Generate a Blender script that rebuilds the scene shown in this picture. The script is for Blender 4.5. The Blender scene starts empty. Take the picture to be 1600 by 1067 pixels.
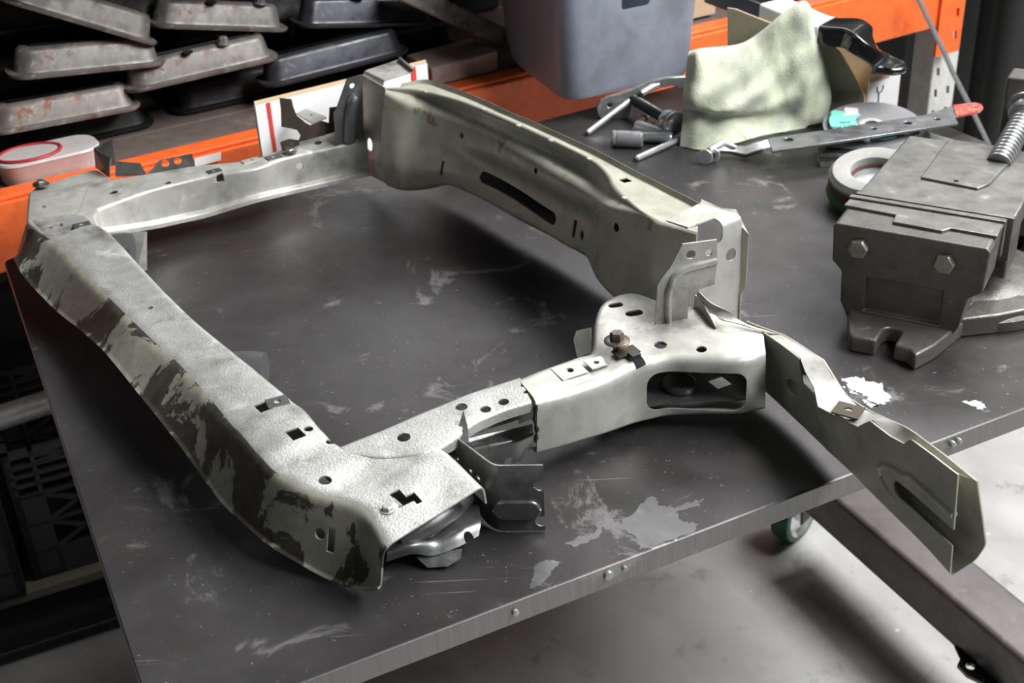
import bpy, bmesh, math, random
import numpy as np
from mathutils import Vector, Matrix, Euler
R = math.radians
random.seed(7)
C = bpy.context.scene.collection
sc = bpy.context.scene
TZ = 0.88                      # height of the bench top above the floor

# ---------------------------------------------------------------- camera
cd = bpy.data.cameras.new('camera'); cam = bpy.data.objects.new('camera', cd); C.objects.link(cam)
cd.sensor_fit = 'HORIZONTAL'; cd.sensor_width = 22.3; cd.lens = 22.3 * 2000 / 1600
fw = Vector((0, math.cos(R(30)), -math.sin(R(30))))
xr = Vector((1, 0, 0)); up = xr.cross(fw)
cr, sr = math.cos(R(-3)), math.sin(R(-3))
CX = cr * xr + sr * up; CU = -sr * xr + cr * up
m3 = Matrix((CX, CU, -fw)).transposed()
cam.matrix_world = Matrix.Translation((0, 0, 1.65)) @ m3.to_4x4()
cd.clip_start = .05; cd.clip_end = 60
cd.dof.use_dof = True; cd.dof.focus_distance = 1.32; cd.dof.aperture_fstop = 6.3
sc.camera = cam

# ---------------------------------------------------------------- world, lamps, exposure
sc.view_settings.view_transform = 'Standard'; sc.view_settings.look = 'None'
sc.view_settings.exposure = 0.0; sc.view_settings.gamma = 1.0; sc.view_settings.use_curve_mapping = False
w = bpy.data.worlds.new('world'); sc.world = w; w.use_nodes = True
w.node_tree.nodes['Background'].inputs[0].default_value = (.80, .88, 1.0, 1)
w.node_tree.nodes['Background'].inputs[1].default_value = .03

def area(name, loc, target, size, size_y, power, col=(1, 1, 1)):
    l = bpy.data.lights.new(name, 'AREA'); l.shape = 'RECTANGLE'; l.size = size; l.size_y = size_y
    l.energy = power; l.color = col
    o = bpy.data.objects.new(name, l); C.objects.link(o); o.location = loc
    o.rotation_euler = (Vector(target) - Vector(loc)).to_track_quat('-Z', 'Y').to_euler()
    return o
area('ceiling_lamp_right', (2.1, 2.1, 3.7), (.2, 1.3, .9), 2.0, 1.4, 185, (1.0, .99, .97))
area('ceiling_lamp_front_right', (2.8, .25, 3.7), (.2, 1.3, .9), 2.2, 1.4, 225, (.98, .99, 1.0))
area('ceiling_lamp_left', (-2.6, 1.0, 3.4), (-.5, 1.6, .5), 1.6, .8, 7, (.98, .99, 1.0))  # unseen fill, added to brighten the crates and tube at left
area('ceiling_lamp_over_aisle', (1.1, 4.4, 3.5), (.7, 2.4, .6), 3.2, 1.0, 56, (.98, .985, 1.0))

# ---------------------------------------------------------------- mesh helpers
class M:
    def __init__(s): s.v = []; s.f = []; s.mi = []; s.k = 0
    def add(s, v, f, mi=None):
        n = len(s.v); s.v += [tuple(map(float, p)) for p in v]; s.f += [[i + n for i in q] for q in f]
        s.mi += (mi if isinstance(mi, list) else [s.k if mi is None else mi] * len(f)); return s
    def box(s, c, size, rot=None):
        c = Vector(c); h = Vector(size) / 2; v = []
        for x in (-1, 1):
            for y in (-1, 1):
                for z in (-1, 1):
                    p = Vector((x * h.x, y * h.y, z * h.z)); v.append(c + (rot @ p if rot is not None else p))
        return s.add(v, [[0, 1, 3, 2], [4, 6, 7, 5], [0, 4, 5, 1], [2, 3, 7, 6], [0, 2, 6, 4], [1, 5, 7, 3]])
    def prism(s, poly, vec):
        n = len(poly); vec = Vector(vec); a = [Vector(p) for p in poly]
        v = a + [p + vec for p in a]
        f = [list(range(n))[::-1], list(range(n, 2 * n))] + [[i, (i + 1) % n, n + (i + 1) % n, n + i] for i in range(n)]
        return s.add(v, f)
    def plate(s, poly, t):
        a = [Vector(p) for p in poly]; nn = Vector((0, 0, 0))
        for i in range(len(a)): nn += (a[i] - a[0]).cross(a[(i + 1) % len(a)] - a[0])
        nn.normalize(); return s.prism([p - nn * t / 2 for p in a], nn * t)
    def tube(s, path, r, n=14, caps=True):
        P = [Vector(p) for p in path]; m = len(P); rr = r if isinstance(r, (list, tuple)) else [r] * m
        T = []
        for i in range(m):
            t = (P[min(i + 1, m - 1)] - P[max(i - 1, 0)]); T.append(t.normalized() if t.length > 1e-9 else Vector((0, 0, 1)))
        ref = Vector((0, 0, 1)) if abs(T[0].z) < .9 else Vector((1, 0, 0))
        u = T[0].cross(ref).normalized(); v = []; f = []
        for i in range(m):
            u = (u - T[i] * u.dot(T[i])).normalized(); q = T[i].cross(u)
            for k in range(n):
                a = 2 * math.pi * k / n; v.append(P[i] + (u * math.cos(a) + q * math.sin(a)) * rr[i])
        for i in range(m - 1):
            for k in range(n):
                f.append([i * n + k, i * n + (k + 1) % n, (i + 1) * n + (k + 1) % n, (i + 1) * n + k])
        if caps: f += [list(range(n))[::-1], list(range((m - 1) * n, m * n))]
        return s.add(v, f)
    def lathe(s, prof, p0, axis, n=28):
        """prof: (radius, distance along axis) outline; open ends are capped"""
        ax = Vector(axis).normalized(); p0 = Vector(p0)
        return s.tube_s([p0 + ax * h for r, h in prof], [max(r, 1e-4) for r, h in prof], ax, n)
    def tube_s(s, P, rr, ax, n):
        ref = Vector((0, 0, 1)) if abs(ax.z) < .9 else Vector((1, 0, 0)); u = ax.cross(ref).normalized(); q = ax.cross(u)
        v = []; f = []
        for i, p in enumerate(P):
            for k in range(n):
                a = 2 * math.pi * k / n; v.append(p + (u * math.cos(a) + q * math.sin(a)) * rr[i])
        for i in range(len(P) - 1):
            for k in range(n): f.append([i * n + k, i * n + (k + 1) % n, (i + 1) * n + (k + 1) % n, (i + 1) * n + k])
        f += [list(range(n))[::-1], list(range((len(P) - 1) * n, len(P) * n))]
        return s.add(v, f)
    def ring(s, prof, p0, axis, n=32):
        """closed outline turned about an axis"""
        ax = Vector(axis).normalized(); p0 = Vector(p0)
        ref = Vector((0, 0, 1)) if abs(ax.z) < .9 else Vector((1, 0, 0)); u = ax.cross(ref).normalized(); q = ax.cross(u)
        m = len(prof); v = []; f = []
        for k in range(n):
            a = 2 * math.pi * k / n
            for r, h in prof: v.append(p0 + ax * h + (u * math.cos(a) + q * math.sin(a)) * r)
        for k in range(n):
            for i in range(m):
                f.append([k * m + i, k * m + (i + 1) % m, ((k + 1) % n) * m + (i + 1) % m, ((k + 1) % n) * m + i])
        return s.add(v, f)
    def grid(s, G, thick, fm=None):
        """sheet of given thickness from a grid of points (rows x cols x 3); fm = material index per column strip"""
        G = np.asarray(G, float); S, K = G.shape[:2]
        du = np.gradient(G, axis=0); dv = np.gradient(G, axis=1); nn = np.cross(du, dv)
        nn /= np.maximum(np.linalg.norm(nn, axis=2, keepdims=True), 1e-12)
        H = G - nn * thick; v = np.concatenate([G.reshape(-1, 3), H.reshape(-1, 3)]); o = S * K; f = []; mi = []
        for i in range(S - 1):
            for j in range(K - 1):
                a, b, c, d = i * K + j, i * K + j + 1, (i + 1) * K + j + 1, (i + 1) * K + j
                f += [[a, b, c, d], [o + d, o + c, o + b, o + a]]; mi += [fm[j] if fm else s.k] * 2
        for i in range(S - 1):
            for j in (0, K - 1):
                a, d = i * K + j, (i + 1) * K + j; f.append([a, d, o + d, o + a] if j == 0 else [d, a, o + a, o + d]); mi.append(fm[min(j, K - 2)] if fm else s.k)
        for j in range(K - 1):
            for i in (0, S - 1):
                a, b = i * K + j, i * K + j + 1; f.append([b, a, o + a, o + b] if i == 0 else [a, b, o + b, o + a]); mi.append(fm[j] if fm else s.k)
        return s.add(v, f, mi)

def crom(P, n):
    """smooth curve through the rows of P (first axis), n steps per span"""
    P = np.asarray(P, float); out = []
    for i in range(len(P) - 1):
        p0, p1, p2, p3 = P[max(i - 1, 0)], P[i], P[i + 1], P[min(i + 2, len(P) - 1)]
        if i == 0: p0 = 2 * p1 - p2
        if i == len(P) - 2: p3 = 2 * p2 - p1
        for k in range(n):
            t = k / n; out.append(.5 * (2 * p1 + (p2 - p0) * t + (2 * p0 - 5 * p1 + 4 * p2 - p3) * t * t + (3 * p1 - p0 - 3 * p2 + p3) * t ** 3))
    out.append(P[-1]); return np.array(out)
def lin(P, n):
    P = np.asarray(P, float); out = []
    for i in range(len(P) - 1):
        for k in range(n): out.append(P[i] + (P[i + 1] - P[i]) * k / n)
    out.append(P[-1]); return np.array(out)
def fillet(sec, rad, k=4, sub=1):
    """round the inner corners of a polyline; returns points and the control segment each strip belongs to"""
    sec = np.asarray(sec, float); pts = [sec[0]]; seg = []
    for i in range(1, len(sec) - 1):
        a, b, c = sec[i - 1], sec[i], sec[i + 1]; la = np.linalg.norm(a - b); lc = np.linalg.norm(c - b)
        r = min(rad[i - 1] if isinstance(rad, (list, tuple)) else rad, la * .48, lc * .48)
        p = b + (a - b) / max(la, 1e-9) * r; q = b + (c - b) / max(lc, 1e-9) * r
        st = pts[-1]
        for z in range(1, sub + 1): pts.append(st + (p - st) * z / sub); seg.append(i - 1)
        for j in range(1, k + 1):
            t = j / k; pts.append((1 - t) ** 2 * p + 2 * t * (1 - t) * b + t * t * q); seg.append(i - 1 if j <= k / 2 else i)
    st = pts[-1]
    for z in range(1, sub + 1): pts.append(st + (sec[-1] - st) * z / sub); seg.append(len(sec) - 2)
    return np.array(pts), seg
def sheet(m, secs, rad, n=5, thick=.0016, mats=None, smooth=True, k=4, sub=1, dent=0, post=None):
    D = crom(secs, n) if smooth else lin(secs, n); rows = []
    for s in D:
        p, seg = fillet(s, rad, k, sub); rows.append(p)
    G = np.array(rows)
    if dent:
        from mathutils import noise
        for i in range(G.shape[0]):
            for j in range(G.shape[1]):
                G[i, j, 2] += dent * noise.noise(Vector(G[i, j]) * 22)
    if post: G = post(G)
    m.grid(G, thick, [mats[q] for q in seg] if mats else None); return m

def origin(o):
    p = Vector((0, 0, 0))
    while o is not None: p += o.location; o = o.parent
    return p
def finish(o, ang=32):
    me = o.data; bm = bmesh.new(); bm.from_mesh(me); bmesh.ops.recalc_face_normals(bm, faces=bm.faces); bm.to_mesh(me); bm.free()
    me.shade_smooth(); me.set_sharp_from_angle(angle=R(ang))
def obj(name, m, mat, parent=None, local=False, ang=32, bevel=0, loc=None, seg=2):
    """links one mesh object; world coordinates unless local"""
    me = bpy.data.meshes.new(name); off = origin(parent) if (parent and not local) else Vector(loc or (0, 0, 0))
    me.from_pydata([tuple(Vector(p) - off) for p in m.v] if not local else m.v, [], m.f); me.validate()
    for a in (mat if isinstance(mat, (list, tuple)) else [mat]): me.materials.append(a)
    if len(me.polygons) == len(m.mi): me.polygons.foreach_set('material_index', m.mi)
    o = bpy.data.objects.new(name, me); C.objects.link(o); o.parent = parent
    if not parent: o.location = off
    finish(o, ang)
    if bevel:
        b = o.modifiers.new('bevel', 'BEVEL'); b.width = bevel; b.segments = seg; b.limit_method = 'ANGLE'; b.angle_limit = R(40); b.harden_normals = False
    return o
def cut(o, cm, ang=32):
    """cuts holes out of o with the closed prisms in cm (given in o's coordinates)"""
    me = bpy.data.meshes.new('cut'); me.from_pydata(cm.v, [], cm.f); c = bpy.data.objects.new('cut', me); C.objects.link(c)
    bm = bmesh.new(); bm.from_mesh(me); bmesh.ops.recalc_face_normals(bm, faces=bm.faces); bm.to_mesh(me); bm.free()
    c.matrix_world = Matrix.Translation(origin(o) if not o.get('loc_rot') else (0, 0, 0))
    b = o.modifiers.new('b', 'BOOLEAN'); b.operation = 'DIFFERENCE'; b.solver = 'EXACT'; b.object = c; b.use_self = True
    bpy.context.view_layer.update(); dg = bpy.context.evaluated_depsgraph_get()
    new = bpy.data.meshes.new_from_object(o.evaluated_get(dg)); old = o.data; o.modifiers.clear(); o.data = new
    bpy.data.objects.remove(c); bpy.data.meshes.remove(old); new.name = o.name
    new.shade_smooth(); new.set_sharp_from_angle(angle=R(ang)); return o
def shape(kind, a, b=None, n=18):
    """outline in 2-D: circle radius a; rect a x b; slot a x b with round ends; rr rounded rect"""
    if kind == 'c': return [(a * math.cos(2 * math.pi * i / n), a * math.sin(2 * math.pi * i / n)) for i in range(n)]
    if kind == 'r': return [(-a / 2, -b / 2), (a / 2, -b / 2), (a / 2, b / 2), (-a / 2, b / 2)]
    r = b / 2 if kind == 's' else min(a, b) * .28; out = []
    for cx, cy, a0 in ((a / 2 - r, b / 2 - r, 0), (-a / 2 + r, b / 2 - r, 90), (-a / 2 + r, -b / 2 + r, 180), (a / 2 - r, -b / 2 + r, 270)):
        for i in range(6): t = R(a0 + 18 * i); out.append((cx + r * math.cos(t), cy + r * math.sin(t)))
    return out
def hole(cm, p, nrm, pts, xdir, depth=.008, o=None):
    p = Vector(p); nz = Vector(nrm).normalized(); x = Vector(xdir); x = (x - nz * x.dot(nz)).normalized(); y = nz.cross(x)
    if o is not None: p = p - origin(o)
    cm.prism([p + x * a + y * b - nz * depth for a, b in pts], nz * depth * 2)
def thing(name, label, cat, loc=(0, 0, 0), rot=None, group=None):
    o = bpy.data.objects.new(name, None); C.objects.link(o); o.location = loc; o.empty_display_size = .05
    if rot: o.rotation_euler = rot
    return tag(o, label, cat, group)
def tag(o, label, cat, group=None):
    o['label'] = label; o['category'] = cat
    if group: o['group'] = group
    return o
def struct(o): o['kind'] = 'structure'; return o
def hexa(m, p, ax, r, h, turn=0):
    ax = Vector(ax).normalized(); ref = Vector((0, 0, 1)) if abs(ax.z) < .9 else Vector((1, 0, 0)); u = ax.cross(ref).normalized(); q = ax.cross(u)
    rot = lambda a, rr: u * math.cos(a) * rr + q * math.sin(a) * rr
    p = Vector(p); n = 6; a0 = R(turn)
    v = [p + rot(a0 + math.pi / 3 * i, r) for i in range(6)] + [p + ax * h * .82 + rot(a0 + math.pi / 3 * i, r) for i in range(6)] + [p + ax * h + rot(a0 + math.pi / 3 * i, r * .84) for i in range(6)]
    f = [[5, 4, 3, 2, 1, 0], [12, 13, 14, 15, 16, 17]]
    for b in (0, 6): f += [[b + i, b + (i + 1) % 6, b + 6 + (i + 1) % 6, b + 6 + i] for i in range(6)]
    return m.add(v, f)
def copy_tree(o, parent=None):
    c = o.copy(); C.objects.link(c)
    if parent: c.parent = parent
    for ch in list(o.children): copy_tree(ch, c)
    return c

# ---------------------------------------------------------------- materials
def nt(name):
    m = bpy.data.materials.new(name); m.use_nodes = True; t = m.node_tree; return m, t, t.nodes['Principled BSDF']
def coords(t, kind='Object'):
    return t.nodes.new('ShaderNodeTexCoord').outputs[kind]
def noise(t, vec, scale, detail=6, rough=.55, dist=0, stretch=None):
    n = t.nodes.new('ShaderNodeTexNoise'); n.inputs['Scale'].default_value = scale; n.inputs['Detail'].default_value = detail
    n.inputs['Roughness'].default_value = rough; n.inputs['Distortion'].default_value = dist
    if stretch:
        mp = t.nodes.new('ShaderNodeMapping'); mp.inputs['Scale'].default_value = stretch[0]; mp.inputs['Rotation'].default_value = stretch[1]
        t.links.new(vec, mp.inputs[0]); vec = mp.outputs[0]
    t.links.new(vec, n.inputs['Vector']); return n.outputs['Fac']
def ramp(t, fac, stops, interp='LINEAR'):
    n = t.nodes.new('ShaderNodeValToRGB'); n.color_ramp.interpolation = interp; e = n.color_ramp.elements
    while len(e) < len(stops): e.new(.5)
    for x, (p, c) in zip(e, stops): x.position = p; x.color = (*c, 1) if len(c) == 3 else c
    t.links.new(fac, n.inputs[0]); return n.outputs[0]
def mix(t, fac, a, b):
    n = t.nodes.new('ShaderNodeMix'); n.data_type = 'RGBA'
    for s, v in ((0, fac), (6, a), (7, b)):
        if hasattr(v, 'links'): t.links.new(v, n.inputs[s])
        elif s == 0: n.inputs[s].default_value = v
        else: n.inputs[s].default_value = (*v, 1)
    return n.outputs[2]
def bump(t, b, h, strength=.3, dist=.002):
    n = t.nodes.new('ShaderNodeBump'); n.inputs['Strength'].default_value = strength; n.inputs['Distance'].default_value = dist
    t.links.new(h, n.inputs['Height']); t.links.new(n.outputs[0], b.inputs['Normal'])
G3 = lambda v: (v, v, v)
def worn(name, base, dark, light, metal=.4, rough=.45, scale=9, lo=.38, hi=.62, bumps=None, rr=.18, rust=None, fine=40):
    """paint or steel with blotches of two other tones, uneven gloss and an optional grain"""
    m, t, b = nt(name); v = coords(t)
    f1 = noise(t, v, scale, 8, .62); f2 = noise(t, v, scale * 3.1, 8, .65, .4); f3 = noise(t, v, fine, 5, .6)
    c = mix(t, ramp(t, f1, [(lo - .1, G3(1)), (lo + .06, G3(0))]), base, dark)
    c = mix(t, ramp(t, f2, [(hi - .03, G3(0)), (hi + .08, G3(1))]), c, light)
    c = mix(t, ramp(t, f3, [(.35, G3(.30)), (.58, G3(0))]), c, dark)
    if rust: c = mix(t, ramp(t, noise(t, v, scale * 2.2, 9, .7, .3), [(rust[0], G3(0)), (rust[0] + .05, G3(.9))]), c, rust[1])
    t.links.new(c, b.inputs['Base Color']); b.inputs['Metallic'].default_value = metal
    rg = ramp(t, f2, [(.25, G3(max(rough - rr, .05))), (.75, G3(min(rough + rr, 1)))]); t.links.new(rg, b.inputs['Roughness'])
    if bumps: bump(t, b, noise(t, v, bumps[0], 4, .6), bumps[1], bumps[2])
    return m
def plain(name, col, metal=0, rough=.5, trans=0, bumps=None, coat=0):
    m, t, b = nt(name); b.inputs['Base Color'].default_value = (*col, 1); b.inputs['Metallic'].default_value = metal; b.inputs['Roughness'].default_value = rough
    if trans: b.inputs['Transmission Weight'].default_value = trans
    if coat: b.inputs['Coat Weight'].default_value = coat
    if bumps: bump(t, b, noise(t, coords(t), bumps[0], 4, .6), bumps[1], bumps[2])
    return m
MT = {}
MT['paint'] = worn('frame_primer', (.50, .497, .455), (.19, .185, .165), (.62, .615, .585), .35, .38, 11, .42, .62)
MT['green'] = worn('panel_primer', (.43, .425, .35), (.20, .195, .155), (.55, .545, .47), .25, .36, 9, .36, .66, rust=(.72, (.20, .10, .025)))
MT['rusty_roll'] = worn('panel_roll_rusty', (.45, .445, .37), (.22, .205, .155), (.56, .555, .48), .25, .34, 9, .34, .66, rust=(.575, (.26, .155, .05)))
MT['steel'] = worn('bare_stripped_steel', (.57, .568, .545), (.20, .192, .17), (.72, .715, .695), .6, .40, 10, .40, .62, bumps=(380, .42, .0016))
MT['bare'] = worn('ground_bright_steel', (.48, .48, .47), (.20, .20, .19), (.75, .77, .80), .85, .30, 14, .40, .62)
MT['dark_steel'] = worn('dark_scaled_steel', (.23, .235, .23), (.09, .09, .085), (.36, .36, .35), .8, .38, 14, .40, .64)
def undercoat():
    m, t, b = nt('flaking_undercoat'); v = coords(t)
    f = noise(t, v, 10.5, 10, .66, .5, ((1, 1, .5), (0, 0, 0))); g = noise(t, v, 60, 6, .6)
    k = ramp(t, f, [(.525, G3(0)), (.538, G3(1))]); bl = mix(t, ramp(t, g, [(.3, G3(0)), (.7, G3(1))]), (.030, .027, .020), (.078, .071, .053))
    pa = mix(t, ramp(t, g, [(.3, G3(0)), (.7, G3(1))]), (.25, .245, .19), (.36, .355, .29))
    t.links.new(mix(t, k, bl, pa), b.inputs['Base Color']); b.inputs['Roughness'].default_value = .5; b.inputs['Metallic'].default_value = .1
    bump(t, b, g, .4, .0012); return m
MT['under'] = undercoat()
def bench_mat():
    m, t, b = nt('bench_steel'); v = coords(t)
    f1 = noise(t, v, 3.2, 9, .62, .3); f2 = noise(t, v, 11, 9, .68, .6); f3 = noise(t, v, 170, 3, .7); f4 = noise(t, v, 5.5, 6, .6, 1.2)
    c = mix(t, ramp(t, f1, [(.36, G3(0)), (.62, G3(1))]), (.042, .039, .039), (.090, .086, .087))
    c = mix(t, ramp(t, f4, [(.58, G3(0)), (.70, G3(.55))]), c, (.085, .058, .056))
    c = mix(t, ramp(t, f2, [(.60, G3(0)), (.66, G3(.55))]), c, (.27, .265, .265))
    c = mix(t, ramp(t, f3, [(.68, G3(0)), (.72, G3(.6))]), c, (.40, .39, .38))
    for sx, rz in (((5, 260, 1), .5), ((5, 230, 1), -.7), ((4, 300, 1), 1.5)):          # scratches
        s_ = noise(t, v, 1.0, 3, .6, .1, (sx, (0, 0, rz)))
        msk = noise(t, v, 6 + sx[0], 4, .6, .3)
        mm = t.nodes.new('ShaderNodeMath'); mm.operation = 'MULTIPLY'
        t.links.new(ramp(t, s_, [(.70, G3(0)), (.74, G3(.6))]), mm.inputs[0]); t.links.new(ramp(t, msk, [(.5, G3(0)), (.62, G3(1))]), mm.inputs[1])
        c = mix(t, mm.outputs[0], c, (.38, .37, .36))
    t.links.new(c, b.inputs['Base Color']); b.inputs['Metallic'].default_value = .65
    t.links.new(ramp(t, f2, [(.3, G3(.34)), (.7, G3(.52))]), b.inputs['Roughness'])
    bump(t, b, f2, .12, .002); return m
MT['bench'] = bench_mat()
def edge_mat():
    m, t, b = nt('sawn_plate_edge'); v = coords(t)
    f = noise(t, v, 1, 5, .7, .2, ((320, 320, 9), (0, .2, 0))); g = noise(t, v, 7, 6, .6)
    c = mix(t, ramp(t, f, [(.35, G3(0)), (.65, G3(1))]), (.22, .215, .21), (.27, .265, .26)); c = mix(t, ramp(t, g, [(.56, G3(0)), (.6, G3(.5))]), c, (.42, .41, .39))
    t.links.new(c, b.inputs['Base Color']); b.inputs['Metallic'].default_value = .8; b.inputs['Roughness'].default_value = .42; return m
MT['edge'] = edge_mat()
def floor_mat():
    m, t, b = nt('stained_concrete'); v = coords(t)
    f1 = noise(t, v, 2.2, 10, .62, .4); f2 = noise(t, v, 14, 8, .65); f3 = noise(t, v, 32, 2, .5)
    c = mix(t, ramp(t, f1, [(.34, G3(0)), (.66, G3(1))]), (.26, .255, .245), (.46, .457, .445)); c = mix(t, ramp(t, f2, [(.30, G3(.8)), (.42, G3(0))]), c, (.17, .165, .155))
    c = mix(t, ramp(t, f3, [(.72, G3(0)), (.75, G3(.8))]), c, (.62, .62, .62))
    t.links.new(c, b.inputs['Base Color']); b.inputs['Roughness'].default_value = .6; bump(t, b, f2, .15, .004); return m
MT['floor'] = floor_mat()
MT['cast'] = worn('cast_iron', (.135, .13, .12), (.06, .057, .05), (.30, .295, .28), .55, .45, 16, .36, .66, bumps=(260, .35, .0012))
MT['cast_top'] = worn('machined_cast_iron', (.20, .195, .183), (.11, .106, .096), (.32, .315, .30), .65, .40, 12, .36, .64, bumps=(300, .2, .0008))
MT['chrome'] = worn('scuffed_chrome', (.74, .75, .75), (.48, .48, .48), (.86, .86, .86), .75, .22, 20, .34, .62, rr=.1)
MT['black_steel'] = worn('blackened_steel', (.055, .056, .06), (.025, .025, .026), (.16, .16, .165), .6, .38, 20, .36, .66)
MT['gun2'] = worn('grey_flat_steel', (.26, .265, .275), (.19, .19, .195), (.33, .34, .35), .8, .36, 12, .34, .66, fine=24)
MT['gun'] = worn('grey_steel', (.36, .365, .37), (.18, .18, .185), (.52, .53, .54), .55, .30, 16, .36, .63)
MT['gloss_black'] = plain('gloss_black_paint', (.012, .012, .012), .1, .16, coat=.6)
MT['orange'] = worn('orange_rack_paint', (.82, .135, .025), (.30, .06, .02), (.88, .20, .05), 0, .45, 7, .31, .68, rust=(.70, (.035, .03, .028)))
MT['white_rack'] = worn('white_rack_paint', (.58, .58, .55), (.32, .31, .28), (.66, .66, .64), .1, .5, 12)
MT['rubber'] = plain('black_rubber', (.02, .02, .02), 0, .6)
MT['plastic_black'] = plain('black_crate_plastic', (.05, .051, .054), 0, .42)
MT['hole'] = plain('soot_black', (.004, .004, .004), 0, .9)  # flat black discs in this colour stand for the shade inside holes
MT['wood'] = worn('greyed_board', (.36, .27, .23), (.18, .13, .11), (.48, .38, .33), 0, .75, 9)
MT['card'] = worn('cardboard', (.47, .36, .235), (.36, .27, .17), (.55, .43, .29), 0, .8, 7, .3, .7)
MT['card_in'] = worn('cardboard_inner_face', (.36, .335, .235), (.26, .24, .165), (.43, .40, .29), 0, .8, 7, .3, .7)
MT['white_card'] = plain('white_printed_card', (.86, .86, .86), 0, .5)
MT['red'] = plain('red_print', (.72, .055, .045), 0, .5)
MT['ink'] = plain('ink', (.03, .03, .04), 0, .6)

# ---------------------------------------------------------------- the setting
m = M(); m.box((0, 2.6, -.03), (10, 12, .06)); struct(obj('floor', m, MT['floor'], loc=(0, 2.6, 0)))
MT['wall'] = worn('dim_painted_wall', (.055, .052, .05), (.03, .03, .03), (.08, .075, .07), 0, .8, 2)
wn = Vector((-.4955, .8686, 0)); wc = Vector((-.1, 2.9, 0)) + wn * 3.2
m = M(); m.box(wc + Vector((0, 0, 1.95)), (9, .1, 3.9), Matrix.Rotation(R(29.7), 3, 'Z')); struct(obj('wall_back', m, MT['wall'], loc=tuple(wc)))

# ---------------------------------------------------------------- steel bench
A, B, Cc, D = Vector((-.7101, 1.6384, TZ)), Vector((.540, 2.351, TZ)), Vector((1.012, 1.357, TZ)), Vector((-.2987, .7332, TZ))
bench = thing('steel_bench', 'heavy steel plate workbench, dark scratched top carrying the cut car frame', 'workbench', (.15, 1.5, 0))
def rounded(cs, r, n=5):
    out = []
    for i, c in enumerate(cs):
        a, b = cs[i - 1], cs[(i + 1) % len(cs)]; p = c + (a - c).normalized() * r; q = c + (b - c).normalized() * r
        for k in range(n + 1): t = k / n; out.append((1 - t) ** 2 * p + 2 * t * (1 - t) * c + t * t * q)
    return out
poly = rounded([A, D, Cc, B], .016)
m = M(); m.prism([p - Vector((0, 0, .026)) for p in poly], (0, 0, .026))
m.mi = [0, 0] + [1] * (len(m.f) - 2)
obj('bench_top', m, [MT['bench'], MT['edge']], bench, bevel=.0018)
front_n = (Cc - D).cross(Vector((0, 0, 1))).normalized()
for p, r_ in (((-0.0098, 0.8700, 0.8681), .0035), ((0.0776, 0.9113, 0.8700), .005), ((0.0931, 0.9186, 0.8711), .0028), ((0.4527, 1.0882, 0.8708), .0035), ((0.4604, 1.0918, 0.8718), .003)):
    m = M(); m.lathe([(r_ * 1.1, -.006), (r_, .0006), (r_ * .9, .0020), (r_ * .4, .0026)], Vector(p), front_n, 16)
    obj('edge_plug', m, MT['gun'], bench)
# the underframe: perimeter rails, legs on green castors
inn = [A + Vector((.16, .02, 0)), D + Vector((.12, .12, 0)), Vector((.62, 1.34, TZ)), B + Vector((-.02, -.14, 0))]
MT['bench_leg'] = plain('dark_bench_frame', (.03, .03, .03), .4, .5)
MT['castor_green'] = plain('green_castor_tread', (.02, .11, .065), 0, .45)
legs = [Vector((.545, 2.02, 0)), Vector((-.46, 1.60, 0)), Vector((-.20, 1.05, 0)), Vector((.50, 1.32, 0))]
legs = legs[:2]
m = M(); m.tube([legs[0] + Vector((0, 0, TZ - .05)), legs[1] + Vector((0, 0, TZ - .05))], .024, 4); obj('cross_rail', m, MT['bench_leg'], bench)
for i, q in enumerate(legs):
    m = M(); m.box(q + Vector((0, 0, (TZ - .026 + .15) / 2)), (.05, .05, TZ - .026 - .15), Matrix.Rotation(R(27), 3, 'Z')); lg = obj('leg', m, MT['bench_leg'], bench)
    ax = Vector((.74, -.67, 0)) if i == 0 else Vector((1, 0, 0))
    m = M(); m.box(q + Vector((0, 0, .147)), (.09, .07, .008), Matrix.Rotation(math.atan2(ax.y, ax.x), 3, 'Z'))
    for s_ in (-1, 1): m.box(q + ax * .027 * s_ + Vector((0, 0, .10)), (.004, .05, .09), Matrix.Rotation(math.atan2(ax.y, ax.x), 3, 'Z'))
    fk = obj('castor_fork', m, MT['bench_leg'], lg)
    m = M(); m.ring([(.054, -.02), (.065, -.018), (.068, 0), (.065, .018), (.054, .02)], q + Vector((0, 0, .068)), ax, 36); obj('castor_tread', m, MT['castor_green'], lg)
    m = M(); m.lathe([(.054, -.019), (.054, .019), (.044, .010), (.022, .012), (.020, .024), (.008, .027)], q + Vector((0, 0, .068)), ax, 32); obj('castor_hub', m, MT['chrome'], lg)

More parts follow.
